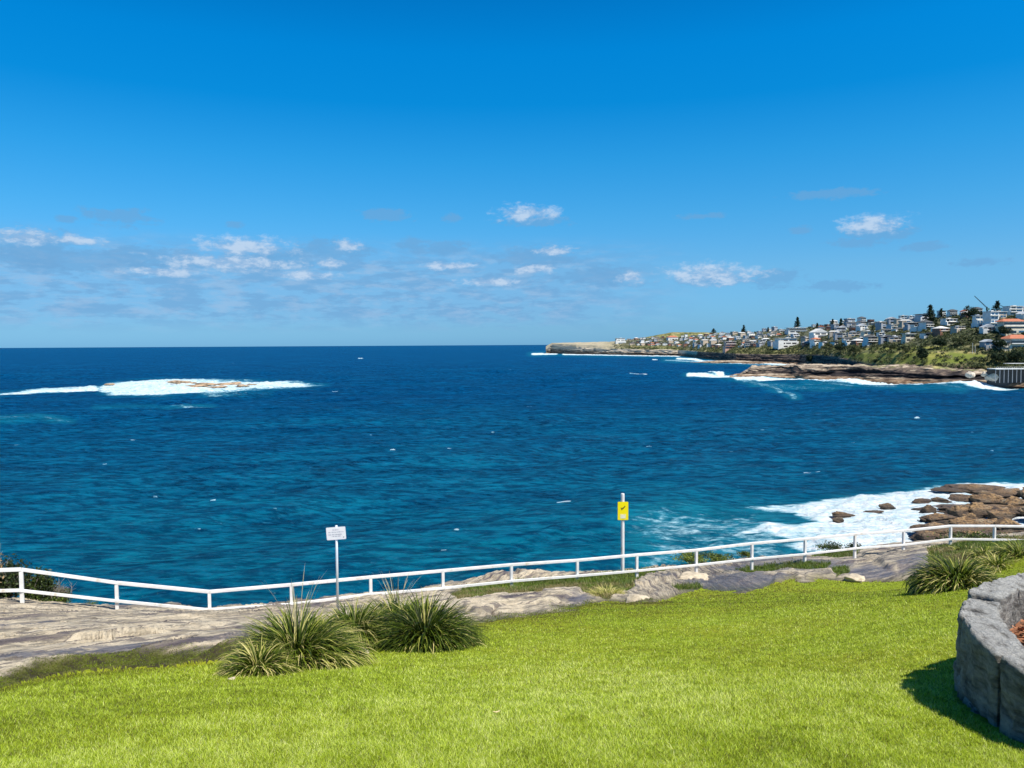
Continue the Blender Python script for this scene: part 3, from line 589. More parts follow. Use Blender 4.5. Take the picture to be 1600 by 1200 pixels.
tus(1595, 872, 80, 48, 600, 'olive tussock rising in front of the fence at the right edge', 8, tone=.52, straw=.22, wid=.025, group=GU)
tus(1540, 872, 60, 30, 350, 'dull green tussock below the fence post near the right edge', 9, tone=.56, straw=.3, wid=.025, group=GU)
tus(1510, 862, 50, 22, 200, 'small tussock against the lower rail behind the round dark tussock', 10, tone=.5, straw=.2, wid=.025, group=GU)
o = tus(950, 934, 82, 30, 700, 'dry straw-coloured wispy bush on the green strip below the warning sign', 11, tone=.86, straw=.7, wid=.014); o.name = 'dry_bush'

# shrubs
shrubm = leafmat('shrub_leaf', [(0.0,(0.015,0.022,0.008)),(0.4,(0.035,0.055,0.012)),(0.7,(0.10,0.15,0.02)),(1.0,(0.26,0.30,0.04))], .25, .5)
twigm = mat('grey_twig', (0.26,0.22,0.18), .9); deadm = mat('dead_leaf', (0.30,0.20,0.10), .9)
def shrub(loc, rx, ry, h, n, leaf, label, seed, tone=.5, twigs=20, group=None, name='shrub', lm=None, spread=1.0):
    r = np.random.default_rng(seed); e = empty(name, loc); tag(e, label, 'shrub', group); m = MB(); tips = []
    for k in range(twigs):
        a = r.uniform(0, 6.28); p = Vector((0, 0, -.1)); d = Vector((math.cos(a)*rx*.8*r.random(), math.sin(a)*ry*.8*r.random(), h*r.uniform(.6, 1.0))); mid = d*.5+Vector(r.normal(0, .06*h, 3)); m.tube([p, mid, d], [.018*h, .010*h, .003*h], 4); tips += [d]
        for q in range(3):
            s_ = mid.lerp(d, r.random()); t_ = s_+Vector((r.normal(0, .25)*rx, r.normal(0, .25)*ry, r.uniform(.05, .3)*h)); m.tube([s_, t_], [.006*h, .002*h], 3); tips.append(t_)
    if twigs: m.build('stems', twigm, e)
    if n:
        cl = np.array([tuple(v) for v in tips]) if tips else np.zeros((1, 3)); i = r.integers(0, len(cl), n); c0 = cl[i]*np.array([1, 1, .85]) + r.normal(0, 1, (n, 3))*np.array([rx, ry, h*.7])*.16*spread
        a = r.normal(0, 1, (n, 3)); a /= np.linalg.norm(a, axis=1)[:, None]; b2 = np.cross(a, r.normal(0, 1, (n, 3))); b2 /= np.linalg.norm(b2, axis=1)[:, None]; s_ = leaf*(.6+.8*r.random((n, 1)))
        V = np.stack([c0-a*s_, c0+b2*s_*.45, c0+a*s_, c0-b2*s_*.45], 1).reshape(-1, 3); tn = np.clip(tone + .25*vn(cl[i, 0]*3/rx, cl[i, 1]*3, cl[i, 2]*3)[:, None]*1. + r.normal(0, .12, (n, 1)), 0, 1)
        mesh_np('leaves', V, np.arange(4*n).reshape(-1, 4), lm or shrubm, e, {'tone': np.repeat(tn, 4, 1)}, smooth=False)
    return e
def shr(px_, Y, wpx, hpx, n, label=None, seed=0, py_=None, **kw):
    x = ray(px_, 900).x*Y; z_ = P(px_, py_, Y).z if py_ else gpt(x, Y); k = Y/F
    return shrub((x, Y, z_), wpx*k/2, wpx*k/2*kw.pop('dep', 1), hpx*k, n, kw.pop('leaf', .03), label, seed, **kw)
shr(0, 22.9, 100, 72, 5200, leaf=.055, py_=956, label= 'dark dense coastal shrub behind the fence at the far left', seed=1, tone=.25, twigs=26)
shr(58, 23.1, 66, 62, 3000, leaf=.05, label= 'dark green shrub just right of the first fence post', seed=2, tone=.36, twigs=20, py_=958)
shr(42, 23.4, 24, 50, 260, 'bright green sprig of leaves poking above the left fence rail', 3, tone=.8, twigs=6, py_=938)
shr(92, 23.3, 52, 46, 120, 'bare grey twiggy bush behind the left fence rails', 4, tone=.5, twigs=70, py_=958)
shr(84, 23.2, 60, 26, 1500, leaf=.04, label= 'low rounded green bush at the rock edge under the twiggy bush', seed=5, tone=.5, twigs=10, py_=951)
shr(138, 23.6, 36, 16, 160, 'sparse pale coastal weeds hanging over the rock edge at left', 6, tone=.6, twigs=14, py_=956)
shr(-8, 21.8, 44, 104, 170, 'tall dry brown-leaved branch reaching up at the left edge', 7, twigs=16, lm=deadm, py_=948, leaf=.05)
GS = 'shrubs on the cliff edge behind the fence'
shr(1082, 35.2, 62, 18, 1500, 'bright yellow-green shrub behind the fence right of the warning sign', 8, tone=.78, twigs=12, py_=883, leaf=.05, group=GS)
shr(1118, 35.6, 60, 16, 1200, 'yellow-green shrub trailing right of its brighter neighbour behind the rails', 9, tone=.64, twigs=12, py_=883, leaf=.05, group=GS)
shr(1163, 36, 24, 12, 400, 'small olive shrub tucked behind a fence post on the cliff edge', 10, tone=.68, twigs=6, py_=872, leaf=.05, group=GS)
shr(1302, 37.5, 46, 14, 900, 'dull green shrub against the white surf behind the fence', 11, tone=.45, twigs=10, py_=863, leaf=.05, group=GS)
shr(1335, 37.6, 34, 11, 500, 'thin dark shrub right of the dull green one, in front of the surf', 12, tone=.36, twigs=8, py_=862, leaf=.05, group=GS)
shr(1530, 38.2, 120, 16, 1500, 'long low scrubby bush behind the right end of the fence', 13, tone=.5, twigs=16, py_=849, leaf=.06, group=GS, dep=.5)

# stones
def rockmesh(seed, cuts=3, ang=.5, flat=1.0, strat=.0, ico=4):
    import bmesh
    bm = bmesh.new(); bmesh.ops.create_icosphere(bm, subdivisions=ico, radius=1); V = np.array([v.co[:] for v in bm.verts]); Fc = np.array([[v.index for v in f.verts] for f in bm.faces]); bm.free()
    r = np.random.default_rng(seed); V = np.sign(V)*np.abs(V)**.75
    for k in range(16):
        nrm = r.normal(0, 1, 3)*np.array([1, 1, .8]); nrm /= np.linalg.norm(nrm); c = r.uniform(.55, .9); d = V@nrm - c; V = V - np.maximum(d, 0)[:, None]*nrm*.92
    n = fbm(V[:, 0]*1.6+seed, V[:, 1]*1.6, V[:, 2]*1.6, oct=5, seed=seed); V = V*(1+n*.22 - .10*np.abs(fbm(V[:, 0]*3, V[:, 1]*3+seed, V[:, 2]*4, oct=3, seed=seed+9))**.6)[:, None]
    if strat: V[:, :2] *= (1 + strat*vn(V[:, 2]*5.5, V[:, 0]*.6, seed=seed+3))[:, None]
    V[:, 2] *= flat; return V, Fc
stonem = mat('pale_stone', (0.50,0.42,0.30), .9, var=.35, vscale=6, bump=.02)
for px_, py_, w_, h_, lab in [(995,936,44,9,'flat pale stone lying in the grass below the dry bush'),(566,1021,24,8,'small white stone between the two groups of tussocks'),(1556,890,38,9,'cream flat stone on the bank right of the round dark tussock'),(362,1062,14,6,'little brown stone at the foot of the low tussock'),(1080,903,60,10,'flat tilted slab of tan rock in the wet shelf left of the fence post'),(1335,906,40,12,'grey knobbly stone at the lawn edge on the right')]:
    p = hit(px_, py_); k = p.y/F; V, Fc = rockmesh(int(px_), flat=1); V = V*np.array([w_*k/2, w_*k*.5, h_*k*.75]); o = mesh_np('flat_stone', V, Fc, stonem); o.location = p; o.rotation_euler.z = .5; tag(o, lab, 'stone', 'loose stones on the clifftop')

dl = mat('dry_leaf', (.62,.50,.28), .8, var=.3)
for px_, py_, rz, lab in [(776,1117,.3,'curled pale dry leaf on the open lawn near the middle')]:
    p = hit(px_, py_, 3.0, 12.0); xs_ = np.linspace(-1, 1, 9); V = []
    for a in xs_: w_ = .018*(1-a*a)**.6+.001; V += [(a*.05, -w_, .012+.02*a*a+.006), (a*.05, 0, .012+.02*a*a), (a*.05, w_, .012+.02*a*a+.008)]
    o = mesh_np('dry_leaf', V, gridF(9, 3), dl); o.location = p + Vector((0, 0, .012)); o.rotation_euler.z = rz; o.scale = (.6, .45, .5); tag(o, lab, 'leaf')
# round stone planter wall
wm_ = bpy.data.materials.new('weathered_block_lit_top'); wm_.use_nodes = True; nt = wm_.node_tree; b = nt.nodes['Principled BSDF']
pos = nd(nt, 'ShaderNodeNewGeometry', out='Position')
w1 = noise(nt, pos, 3.5, 8, .65); w2 = noise(nt, vmul(nt, pos, (5, 2.2, 9)), 2.0, 7, .65); w3 = noise(nt, pos, 34, 8, .78)
c = ramp(nt, mth(nt, 'ADD', mth(nt, 'MULTIPLY', w1, .5), mth(nt, 'MULTIPLY', w2, .5)), [(.36,(.035,.032,.028)),(.44,(.16,.15,.13)),(.51,(.31,.295,.265)),(.62,(.46,.43,.37))])
c = mixc(nt, mth(nt, 'MULTIPLY', sstep(nt, w3, .5, .68), .5), c, (.07,.07,.07))
c = mixc(nt, sstep(nt, noise(nt, pos, 1.6, 5, .6), .58, .72, 0, .35), c, (.42,.33,.20))
gn = nt.nodes.new('ShaderNodeSeparateXYZ'); nt.links.new(nd(nt, 'ShaderNodeNewGeometry', out='Normal'), gn.inputs[0]); c = mixc(nt, mth(nt, 'MULTIPLY', sstep(nt, gn.outputs[2], .3, .9), sstep(nt, w2, .36, .52)), c, mixc(nt, sstep(nt, w3, .4, .6), (.34,.335,.31), (.54,.53,.49)))  # up-facing stone coloured lighter, painting in the sunlit tops
nt.links.new(c, b.inputs['Base Color']); b.inputs['Roughness'].default_value = .9
hb = mth(nt, 'ADD', w3, mth(nt, 'MULTIPLY', w2, 2.0)); nt.links.new(nd(nt, 'ShaderNodeBump', {'Height': hb, 'Distance': .04}), b.inputs['Normal'])
import bmesh
def block(a0, a1, r0, r1, z0, z1, seed, parent, name='block', rough=.022):
    bm = bmesh.new(); bmesh.ops.create_cube(bm, size=2); bmesh.ops.subdivide_edges(bm, edges=bm.edges[:], cuts=34, use_grid_fill=True)
    V = np.array([v.co[:] for v in bm.verts]); Fc = np.array([[v.index for v in f.verts] for f in bm.faces]); bm.free()
    Rm = (r0+r1)/2; half = np.array([(a1-a0)*Rm/2, (r1-r0)/2, (z1-z0)/2]); rr = .04; q = V*half; inn = np.clip(q, -(half-rr), half-rr); d = q-inn; L = np.linalg.norm(d, axis=1)[:, None]; nrm = d/np.maximum(L, 1e-6); q = inn + nrm*rr
    s = seed*7.1; disp = rough*1.9*fbm(q[:, 0]*4+s, q[:, 1]*4, q[:, 2]*4, oct=6, seed=3, gain=.62) + rough*1.0*fbm((q[:, 0])*14+s, q[:, 2]*2.5, seed=5, oct=3)*(np.abs(nrm[:, 1]) > .5)
    q = q + nrm*disp[:, None]; a = (a0+a1)/2 + q[:, 0]/Rm; R = Rm + q[:, 1]
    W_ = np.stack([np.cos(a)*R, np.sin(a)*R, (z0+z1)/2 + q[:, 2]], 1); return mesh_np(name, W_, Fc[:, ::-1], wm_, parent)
wall = empty('planter_wall', (5.5, 4.9, 27.3)); tag(wall, 'curved dry wall of rough grey stone blocks at the bottom right, with shaded outer face', 'wall')
aa = math.radians(92); k = 0; TOPZ = .585
for w_ in [.60,.62,.52,.58,.80,.62,.78,.9,.8,.9,.9,.8,.9,.9,.9,.8,.9]:
    da = w_/2.15
    if aa+da > math.radians(92+360)-.02: da = math.radians(452)-aa-.004
    if da < .12: break
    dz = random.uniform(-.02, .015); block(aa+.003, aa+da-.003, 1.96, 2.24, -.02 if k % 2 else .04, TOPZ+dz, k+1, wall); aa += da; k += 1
aa = math.radians(85); 
while aa < math.radians(440):
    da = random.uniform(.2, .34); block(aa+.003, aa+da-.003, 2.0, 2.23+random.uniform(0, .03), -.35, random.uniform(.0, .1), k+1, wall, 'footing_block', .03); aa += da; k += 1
mulchm = mat('bark_chip', (0.20,0.09,0.045), .9, var=.5, vscale=30)
n_ = 96; mb = MB(); mb.add([(5.5, 4.9, 27.58)]+[(5.5+2.0*math.cos(i*6.2832/n_), 4.9+2.0*math.sin(i*6.2832/n_), 27.56) for i in range(n_)], [(0, 1+i, 1+(i+1) % n_) for i in range(n_)]); tag(mb.build('planter_soil', mulchm), kind='structure')
r = np.random.default_rng(5); n = 9000; a = r.uniform(0, 6.28, n); q = 1.96*np.sqrt(r.random(n)); c0 = np.stack([5.5+np.cos(a)*q, 4.9+np.sin(a)*q, 27.59+r.random(n)*.03], 1); t1 = r.uniform(0, 6.28, n); l_ = r.uniform(.015, .05, n)
d1 = np.stack([np.cos(t1)*l_, np.sin(t1)*l_, r.normal(0, .012, n)], 1); d2 = np.stack([-np.sin(t1)*l_*.3, np.cos(t1)*l_*.3, r.normal(0, .006, n)], 1)
V = np.stack([c0-d1-d2, c0+d1-d2, c0+d1+d2, c0-d1+d2], 1).reshape(-1, 3)
tag(mesh_np('bark_mulch', V, np.arange(4*n).reshape(-1, 4), mat('bark_red', (0.36,0.15,0.07), .85, var=.6, vscale=15), smooth=False), 'red-brown bark mulch filling the stone planter', 'mulch', kind='stuff')
# ------------------------------------------------------------------ far coast
def interp_cols(cols, xs):
    px_ = [c[0] for c in cols]; n = len(cols[0][1]); D = np.stack([np.interp(xs, px_, [c[1][k][0] for c in cols]) for k in range(n)])
    Hh = np.stack([np.interp(xs, px_, [(P(c[0], c[1][k][1], c[1][k][0]).z if c[1][k][1] is not None else c[1][k][2]) for c in cols]) for k in range(n)]); return D, Hh
def bias(name, t, x):
    if name == 'rock_point': return -.025 + .04*sm(t, 2.7, 2.2) - .13*sm(t, 2.6, 3.0)*sm(t, 3.85, 3.6)*(.6+.6*vn(x/23, t, seed=4)) + .06*sm(t, 3.75, 4.0) + .04*sm(x, 1330, 1200)  # rock_point: dark mid-cliff band puts overhang shade into the rock colour
    if name == 'headland': return np.where(x < 1090, .15*sm(t, .3, .8)-.01, -.06) + .06*sm(t, .8, 1)
    return .04+0*t
def land(name, cols, xs, sub_, m, cliff=(0, 1), rough=1.0, gpoly=None, extra=None):
    D, Hh = interp_cols(cols, xs); n = len(D); t = np.concatenate([k + np.arange(sub_[k])/sub_[k] for k in range(n-1)] + [[n-1]])
    i = np.minimum(t.astype(int), n-2); f = (t-i)[:, None]; DD = D[i]*(1-f)+D[i+1]*f; HH = Hh[i]*(1-f)+Hh[i+1]*f; tt = np.broadcast_to(t[:, None], DD.shape)
    uu = np.array([ray(x, 560).x for x in xs])[None]; X = uu*DD; wx = X
    cl = sm(tt, cliff[0], cliff[0]+.15)*sm(tt, cliff[1]+.35, cliff[1]); k = np.clip(DD/1000, .6, 2)
    zq = HH*.9 + 1.5*fbm(X/60, DD*0, seed=50)
    bed = vn(X/22, zq/1.5, seed=51)*.9 + vn(X/9, zq/.7, seed=52)*.4 + fbm(X/9, zq/3, seed=53, oct=3)*.6
    DD = DD + cl*bed*3.6*rough*k + (fbm(X/35, X*0, seed=54, oct=4)*16*rough)*sm(tt, cliff[1]+1.2, cliff[1]) 
    HH = HH + (1-cl)*fbm(X/16, DD/16, seed=55, oct=4)*1.3*sm(tt, 0.0, .3) + cl*fbm(X/8, DD/4, seed=56, oct=3)*.8
    if name == 'rock_point': HH = HH + sm(tt, 3.0, 3.8)*sm(tt, 6, 5)*(fbm(X/13, DD/9, seed=81, oct=4)*2.6-1.6) - 5*sm(tt, 2, 3.5)*sm(np.broadcast_to(xs[None], tt.shape), 1205, 1150)*np.maximum(0, .3+fbm(X/7, DD/7, seed=83, oct=3))
    X = uu*DD; qx, qy = proj(X, DD, HH); g = np.zeros(X.shape)
    for pl in (gpoly or []): g = np.maximum(g, sm(polysdf(qx, qy, pl, 2) + 4*fbm(X/12, DD/12, seed=58), -3, 4))
    rel = tt.copy(); veg = sm(tt + .25*fbm(X/12, HH/3, seed=57), cliff[1]-.05, cliff[1]+.30)
    if name == 'headland': veg = veg*(.45+.55*sm(qx, 930, 1000))
    if extra is not None: veg = veg*extra(qx, tt, X, DD)
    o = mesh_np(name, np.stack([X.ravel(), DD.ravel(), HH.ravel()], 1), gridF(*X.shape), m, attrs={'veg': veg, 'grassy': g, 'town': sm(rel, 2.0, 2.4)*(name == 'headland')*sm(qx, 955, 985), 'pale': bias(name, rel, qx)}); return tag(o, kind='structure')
lm_ = bpy.data.materials.new('coast_rock_and_heath'); lm_.use_nodes = True; nt = lm_.node_tree; b = nt.nodes['Principled BSDF']
pos = nd(nt, 'ShaderNodeNewGeometry', out='Position'); at_ = lambda a: nd(nt, 'ShaderNodeAttribute', out='Fac', attribute_name=a)
s1 = noise(nt, vmul(nt, pos, (.03, .03, .8)), 1.0, 7, .7); s2 = noise(nt, vmul(nt, pos, (.14, .14, .5)), 1.0, 6, .7)
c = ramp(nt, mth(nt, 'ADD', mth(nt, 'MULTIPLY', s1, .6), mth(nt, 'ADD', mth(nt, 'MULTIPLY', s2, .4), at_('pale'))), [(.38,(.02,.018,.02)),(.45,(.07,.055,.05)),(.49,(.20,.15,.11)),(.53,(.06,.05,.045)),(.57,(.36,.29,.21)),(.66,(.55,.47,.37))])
spz = nt.nodes.new('ShaderNodeSeparateXYZ'); nt.links.new(pos, spz.inputs[0])
c = mixc(nt, mth(nt, 'MULTIPLY', sstep(nt, spz.outputs[2], 3.2, .8), .75), c, mixc(nt, sstep(nt, s2, .4, .6), (.10,.055,.03), (.34,.23,.14)))
v1 = noise(nt, vmul(nt, pos, (.05, .05, .1)), 1.0, 7, .65); v2 = noise(nt, vmul(nt, pos, (.3, .3, .3)), 1.0, 4, .6)
vc = ramp(nt, v1, [(.38,(.04,.05,.025)),(.46,(.10,.11,.045)),(.54,(.17,.165,.07)),(.62,(.27,.23,.13))]); vc = mixc(nt, sstep(nt, v2, .4, .65), vc, mixc(nt, 1.0, vc, (1.5,1.45,1.2), 'MULTIPLY'))
vc = mixc(nt, mth(nt, 'MULTIPLY', at_('town'), .8), vc, mixc(nt, sstep(nt, v2, .4, .6), (.03,.04,.022), (.10,.105,.07)))
gc = mixc(nt, sstep(nt, v1, .42, .6), (.14,.17,.035), (.27,.26,.07)); vc = mixc(nt, at_('grassy'), vc, gc)
c = mixc(nt, at_('veg'), c, vc); nt.links.new(c, b.inputs['Base Color']); b.inputs['Roughness'].default_value = .95; b.inputs['Specular IOR Level'].default_value = .15
COL = [(853,[(2560,552),(2565,546),(2575,542),(2600,541),(2640,541)]),(862,[(2540,552),(2555,538.5),(2570,536.5),(2600,536),(2660,536.2)]),(900,[(2320,552.6),(2335,543),(2350,539),(2420,536),(2600,535)]),(950,[(2150,553.4),(2165,546),(2200,540),(2300,536.5),(2500,534)]),
 (1000,[(2000,554.6),(2020,546),(2060,541.5),(2200,534.5),(2500,529.5)]),(1060,[(1880,555.5),(1900,547.5),(1950,543),(2080,534),(2350,526.5)]),(1100,[(1500,559.5),(1520,550.5),(1560,546),(1700,534),(1980,524)]),
 (1150,[(1240,564.3),(1256,553),(1285,548),(1400,535),(1700,521.5)]),(1200,[(1150,566.5),(1166,554.5),(1200,547),(1300,532),(1600,517.5)]),(1250,[(1080,568.5),(1096,554),(1130,547),(1220,530),(1500,512.5)]),
 (1300,[(900,575),(916,557),(950,545),(1060,526),(1350,507.5)]),(1350,[(750,583),(766,570),(800,553),(900,533),(1200,503.5)]),(1400,[(670,588),(684,572),(715,552),(810,528),(1100,500)]),
 (1450,[(620,593),(632,573),(660,551),(745,522),(1000,496)]),(1500,[(600,595),(612,575),(642,550),(710,516),(900,492)]),(1550,[(585,597),(596,577),(626,549),(690,513),(860,489)]),(1600,[(580,598),(590,578),(622,548),(680,510),(830,487)]),(1750,[(580,598),(590,578),(622,545),(680,505),(830,478)]),(2250,[(600,600),(610,578),(640,540),(700,495),(850,465)])]
COLA = [(x, [(p[0][0]-3, None, -1.5)]+p[1:]+[(p[4][0]+200, None, 8)]) for x, p in COL]
GP = [[(1268,573),(1300,560),(1330,553),(1440,550),(1510,551),(1545,556),(1520,566),(1440,572),(1330,570),(1290,574)],[(1450,572),(1500,566),(1540,572),(1500,577)],[(1330,546),(1400,541),(1480,541),(1500,546),(1420,549)]]
land('headland', COLA, np.concatenate([np.arange(853, 1640, 1.0), np.arange(1640, 2250, 6)]), [26, 14, 22, 26, 4], lm_, gpoly=GP)
BC = [(1140,588,586,686),(1152,587.6,583,694),(1164,588.2,576,690),(1174,589,570,686),(1200,590,568,676),(1250,592,568.5,652),(1300,593.5,567,628),(1350,595,568,604),(1400,597,569,584),(1450,598.5,571,566),(1500,600.5,574,552),(1550,602.5,578,541),(1600,603.5,580,536),(1750,606,582,520),(2250,620,585,500)]
BCOL = []
for x, yw, yt, D0 in BC:
    top = P(x, yt+2.2, D0+16).z; BCOL.append((x, [(D0-3, None, -1.5), (D0, None, .6), (D0+5, None, min(2.2, top*.4)), (D0+9, None, min(2.8, top*.5)), (D0+15, None, top*.93), (D0+55, None, top+.6), (D0+72, None, (-1.5 if x < 1265 else top-4))]))
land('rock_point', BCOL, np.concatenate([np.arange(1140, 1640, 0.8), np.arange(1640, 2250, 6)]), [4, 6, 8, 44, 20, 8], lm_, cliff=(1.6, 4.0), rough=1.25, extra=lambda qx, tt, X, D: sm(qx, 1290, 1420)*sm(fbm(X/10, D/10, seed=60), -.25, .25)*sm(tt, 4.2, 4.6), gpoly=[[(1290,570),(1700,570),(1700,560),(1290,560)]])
land('middle_rock_point', [(1078,[(1200,None,-1),(1204,None,-.5),(1230,None,-.5),(1260,None,-1)]),(1100,[(1195,None,-1),(1200,None,.9),(1230,None,1.6),(1260,None,-1)]),(1125,[(1180,None,-1),(1185,None,1.6),(1210,None,3.4),(1250,None,2)]),(1150,[(1160,None,-1),(1165,None,1.5),(1195,None,3.2),(1240,None,3)]),(1230,[(1100,None,-1),(1104,None,1),(1120,None,1.5),(1180,None,-1)])], np.arange(1078, 1230, 1.0), [5, 10, 6], lm_, cliff=(0, 3), rough=.5)
land('far_hill', [(960,[(3200,None,10),(3400,539),(3500,537)]),(1010,[(3200,None,10),(3400,527.5),(3500,526.5)]),(1050,[(3200,None,10),(3400,520),(3500,519)]),(1100,[(3200,None,10),(3400,520),(3500,519.3)]),(1170,[(3200,None,10),(3400,521.5),(3500,520.6)]),(1300,[(3200,None,10),(3400,524),(3500,523)])], np.arange(960, 1300, 4.0), [8, 8], lm_, cliff=(-2, -1), rough=.3)
CX = [c[0] for c in COL]; CD = np.array([[p[0] for p in c[1]] for c in COL]); CH = np.array([[P(c[0], p[1], p[0]).z for p in c[1]] for c in COL])
def tpt(px_, py_):                                          # point of the coast profile seen at a pixel
    D = [np.interp(px_, CX, CD[:, k]) for k in range(5)]; H_ = [np.interp(px_, CX, CH[:, k]) for k in range(5)]
    d = ray(px_, py_); best = None
    for k in range(160):
        t = k/40; i = min(int(t), 3); f = t-i; Dd = D[i]*(1-f)+D[i+1]*f; h = H_[i]*(1-f)+H_[i+1]*f
        if EYE+d.z*Dd <= h: best = (Dd, h); break
    if best is None: best = (D[4], H_[4])
    return Vector((ray(px_, py_).x*best[0], best[0], best[1]))

# ------------------------------------------------------------------ houses
WC = {'white': (.82,.80,.74), 'cream': (.68,.62,.48), 'grey': (.38,.39,.41), 'beige': (.52,.43,.33), 'brick': (.30,.15,.10), 'pale grey': (.60,.61,.62), 'pink': (.62,.36,.28)}
RC = {'terracotta': (.42,.14,.07), 'dark grey': (.06,.065,.07), 'pale': (.62,.62,.60), 'brown': (.17,.10,.075), 'metal': (.40,.43,.46)}
glassm = mat('dark_window_glass', (.015,.022,.032), .12, spec=.8); blueg = mat('blue_balcony_glass', (.05,.13,.22), .15, spec=.8); shadem = mat('dark_opening', (.03,.03,.035), .7)
WM = {k: mat('render_'+k.replace(' ', '_'), v, .8, var=.12, vscale=.3) for k, v in WC.items()}; RMt = {k: mat('roof_'+k.replace(' ', '_'), v, .75, var=.2, vscale=.8) for k, v in RC.items()}
def house(w, d, n, wc, rt, rc, seed, detail=1, glass=None, sh=3.0):
    r = random.Random(seed); e = empty('house', (0, 0, 0)); m = MB(); step = r.choice([0, 1.2, 2.0]) if n > 1 else 0
    fr = [i*step for i in range(n)]                            # front plane of each storey, stepping back
    m.box(-w/2, w/2, 0, d, -7, 0); 
    for i in range(n): ww = w/2*(1 if i == 0 or r.random() < .6 else .82); m.box(-ww+.01*i, ww-.01*i, fr[i]+.01, d-.01*i, i*sh, (i+1)*sh)
    if r.random() < .5: m.box(-w/2-.2, -w/2+w*.25, -1.2, 2, -3, (n-1)*sh+r.choice([0, 1.5]))
    m.build('wall', WM[wc], e); T = n*sh; f = fr[-1]
    if rt == 'flat': m = MB(); m.box(-w/2-.5, w/2+.5, f-1.0, d+.3, T, T+.45); m.box(-w*.1, w*.15, f+3, f+6, T+.45, T+1.3)
    elif rt == 'hip':
        h = min(w, d-f)*.26; a, b2, c1, d1 = -w/2-.6, w/2+.6, f-.7, d+.5; k = min(b2-a, d1-c1)/2*.9; m = MB()
        m.add([(a,c1,T),(b2,c1,T),(b2,d1,T),(a,d1,T),(a+k,(c1+d1)/2,T+h),(b2-k,(c1+d1)/2,T+h)], [(3,2,1,0),(0,1,5,4),(1,2,5),(2,3,4,5),(3,0,4)])
    else:
        h = w*.24; m = MB(); m.add([(-w/2-.5,f-.6,T),(w/2+.5,f-.6,T),(0,f-.6,T+h),(-w/2-.5,d+.4,T),(w/2+.5,d+.4,T),(0,d+.4,T+h)], [(0,1,2),(5,4,3),(0,2,5,3),(2,1,4,5),(1,0,3,4)])
    m.build('roof', RMt[rc], e)
    if detail:
        for i in range(n):
            k = r.choice([1, 2, 2, 3]); gw = w*.86/k; x = -w*.43
            for q in range(k):
                m = MB(); a = gw*r.uniform(.12, .3) if k > 1 else .3; z0 = i*sh + r.choice([.35, .8]); m.box(x+a/2, x+gw-a/2, fr[i]-.06, fr[i]+.3, z0, i*sh+2.5); m.build('window', glass or (glassm if r.random() < .8 else blueg), e); x += gw
            if i and r.random() < .7:
                m = MB(); m.box(-w*.46, w*.46, fr[i]-1.7, fr[i]-.02, i*sh-.18, i*sh+.06); m.box(-w*.46, w*.46, fr[i]-1.7, fr[i]-1.62, i*sh+.06, i*sh+.5); m.build('balcony', WM['white' if r.random() < .7 else wc], e)
        if detail > 1 or r.random() < .4:
            m = MB(); m.box(w/2-.02, w/2+.05, 1.5, 3.5, .9, 2.3); m.build('side_window', glassm, e)
    return e
random.seed(11)
ORD = 'first second third fourth fifth sixth seventh eighth ninth tenth eleventh twelfth thirteenth fourteenth fifteenth sixteenth seventeenth eighteenth nineteenth'.split()
TENS = ['', '', 'twent', 'thirt', 'fort', 'fift', 'sixt', 'sevent']
def ordw(n): return ORD[n-1] if n < 20 else (TENS[n//10]+'ieth' if n % 10 == 0 else TENS[n//10]+'y-'+ORD[n % 10-1])
NUM = {1: 'single-storey', 2: 'two-storey', 3: 'three-storey', 4: 'four-storey'}
HG = 'houses stacked up the headland slope'
HERO = [ # px, base y, width px, height px, storeys, wall, roof type, roof colour, label
 (1232,543,33,15,3,'white','flat','pale','wide white three-storey house with long dark openings, just above the scrub'),
 (1536,511,17,19,3,'white','flat','metal','left of the twin tall white houses with blue glass balconies below the crane'),
 (1554,511,16,25,4,'white','flat','pale','right and taller of the twin tall white houses with blue glass balconies below the crane'),
 (1590,522,40,24,3,'cream','hip','terracotta','large house with orange-red roof, upper of the two at the right edge'),
 (1596,546,40,20,2,'cream','hip','terracotta','large cream house with orange-red roof, lower of the two at the right edge'),
 (1571,548,12,14,2,'cream','flat','pale','small cream annex left of the lower orange-roofed house'),
 (970,537,16,9,2,'white','flat','pale','white block with dark green left side, first building on the far headland'),
 (1142,545,18,12,3,'pink','flat','pale','pink-brown apartment house below the pointed pine on the distant slope'),
 (1052,531,16,5,1,'white','hip','terracotta','white distant house with a bright orange roof under the far hill'),
 (1283,528,24,11,2,'white','gable','pale','white house with a gabled front between the tall lone pine and the small pines'),
 (1247,520,30,8,2,'white','flat','pale','broad white flat-roofed house directly below the tall lone pine'),
 (1358,529,18,12,2,'cream','flat','pale','cream house standing left of the narrow dark cypress'),
 (1423,534,16,13,2,'cream','flat','pale','cream house with big dark openings above the bush, below the grey roofs'),
 (1450,500,26,9,2,'pale grey','flat','dark grey','house with a dark overhanging flat roof behind the big pine on the ridge'),
 (1588,492,24,14,3,'white','flat','pale','white flat-roofed house on the skyline at the far right'),
 (1548,546,16,14,2,'grey','gable','metal','grey house with a grey roof beside the green trees below the twin white houses'),
 (1489,507,22,9,2,'white','flat','pale','white house left of the dark fig tree near the ridge'),
 (1565,497,20,10,2,'beige','flat','pale','beige flat-roofed house between the twin white houses and the right skyline')]
taken = []
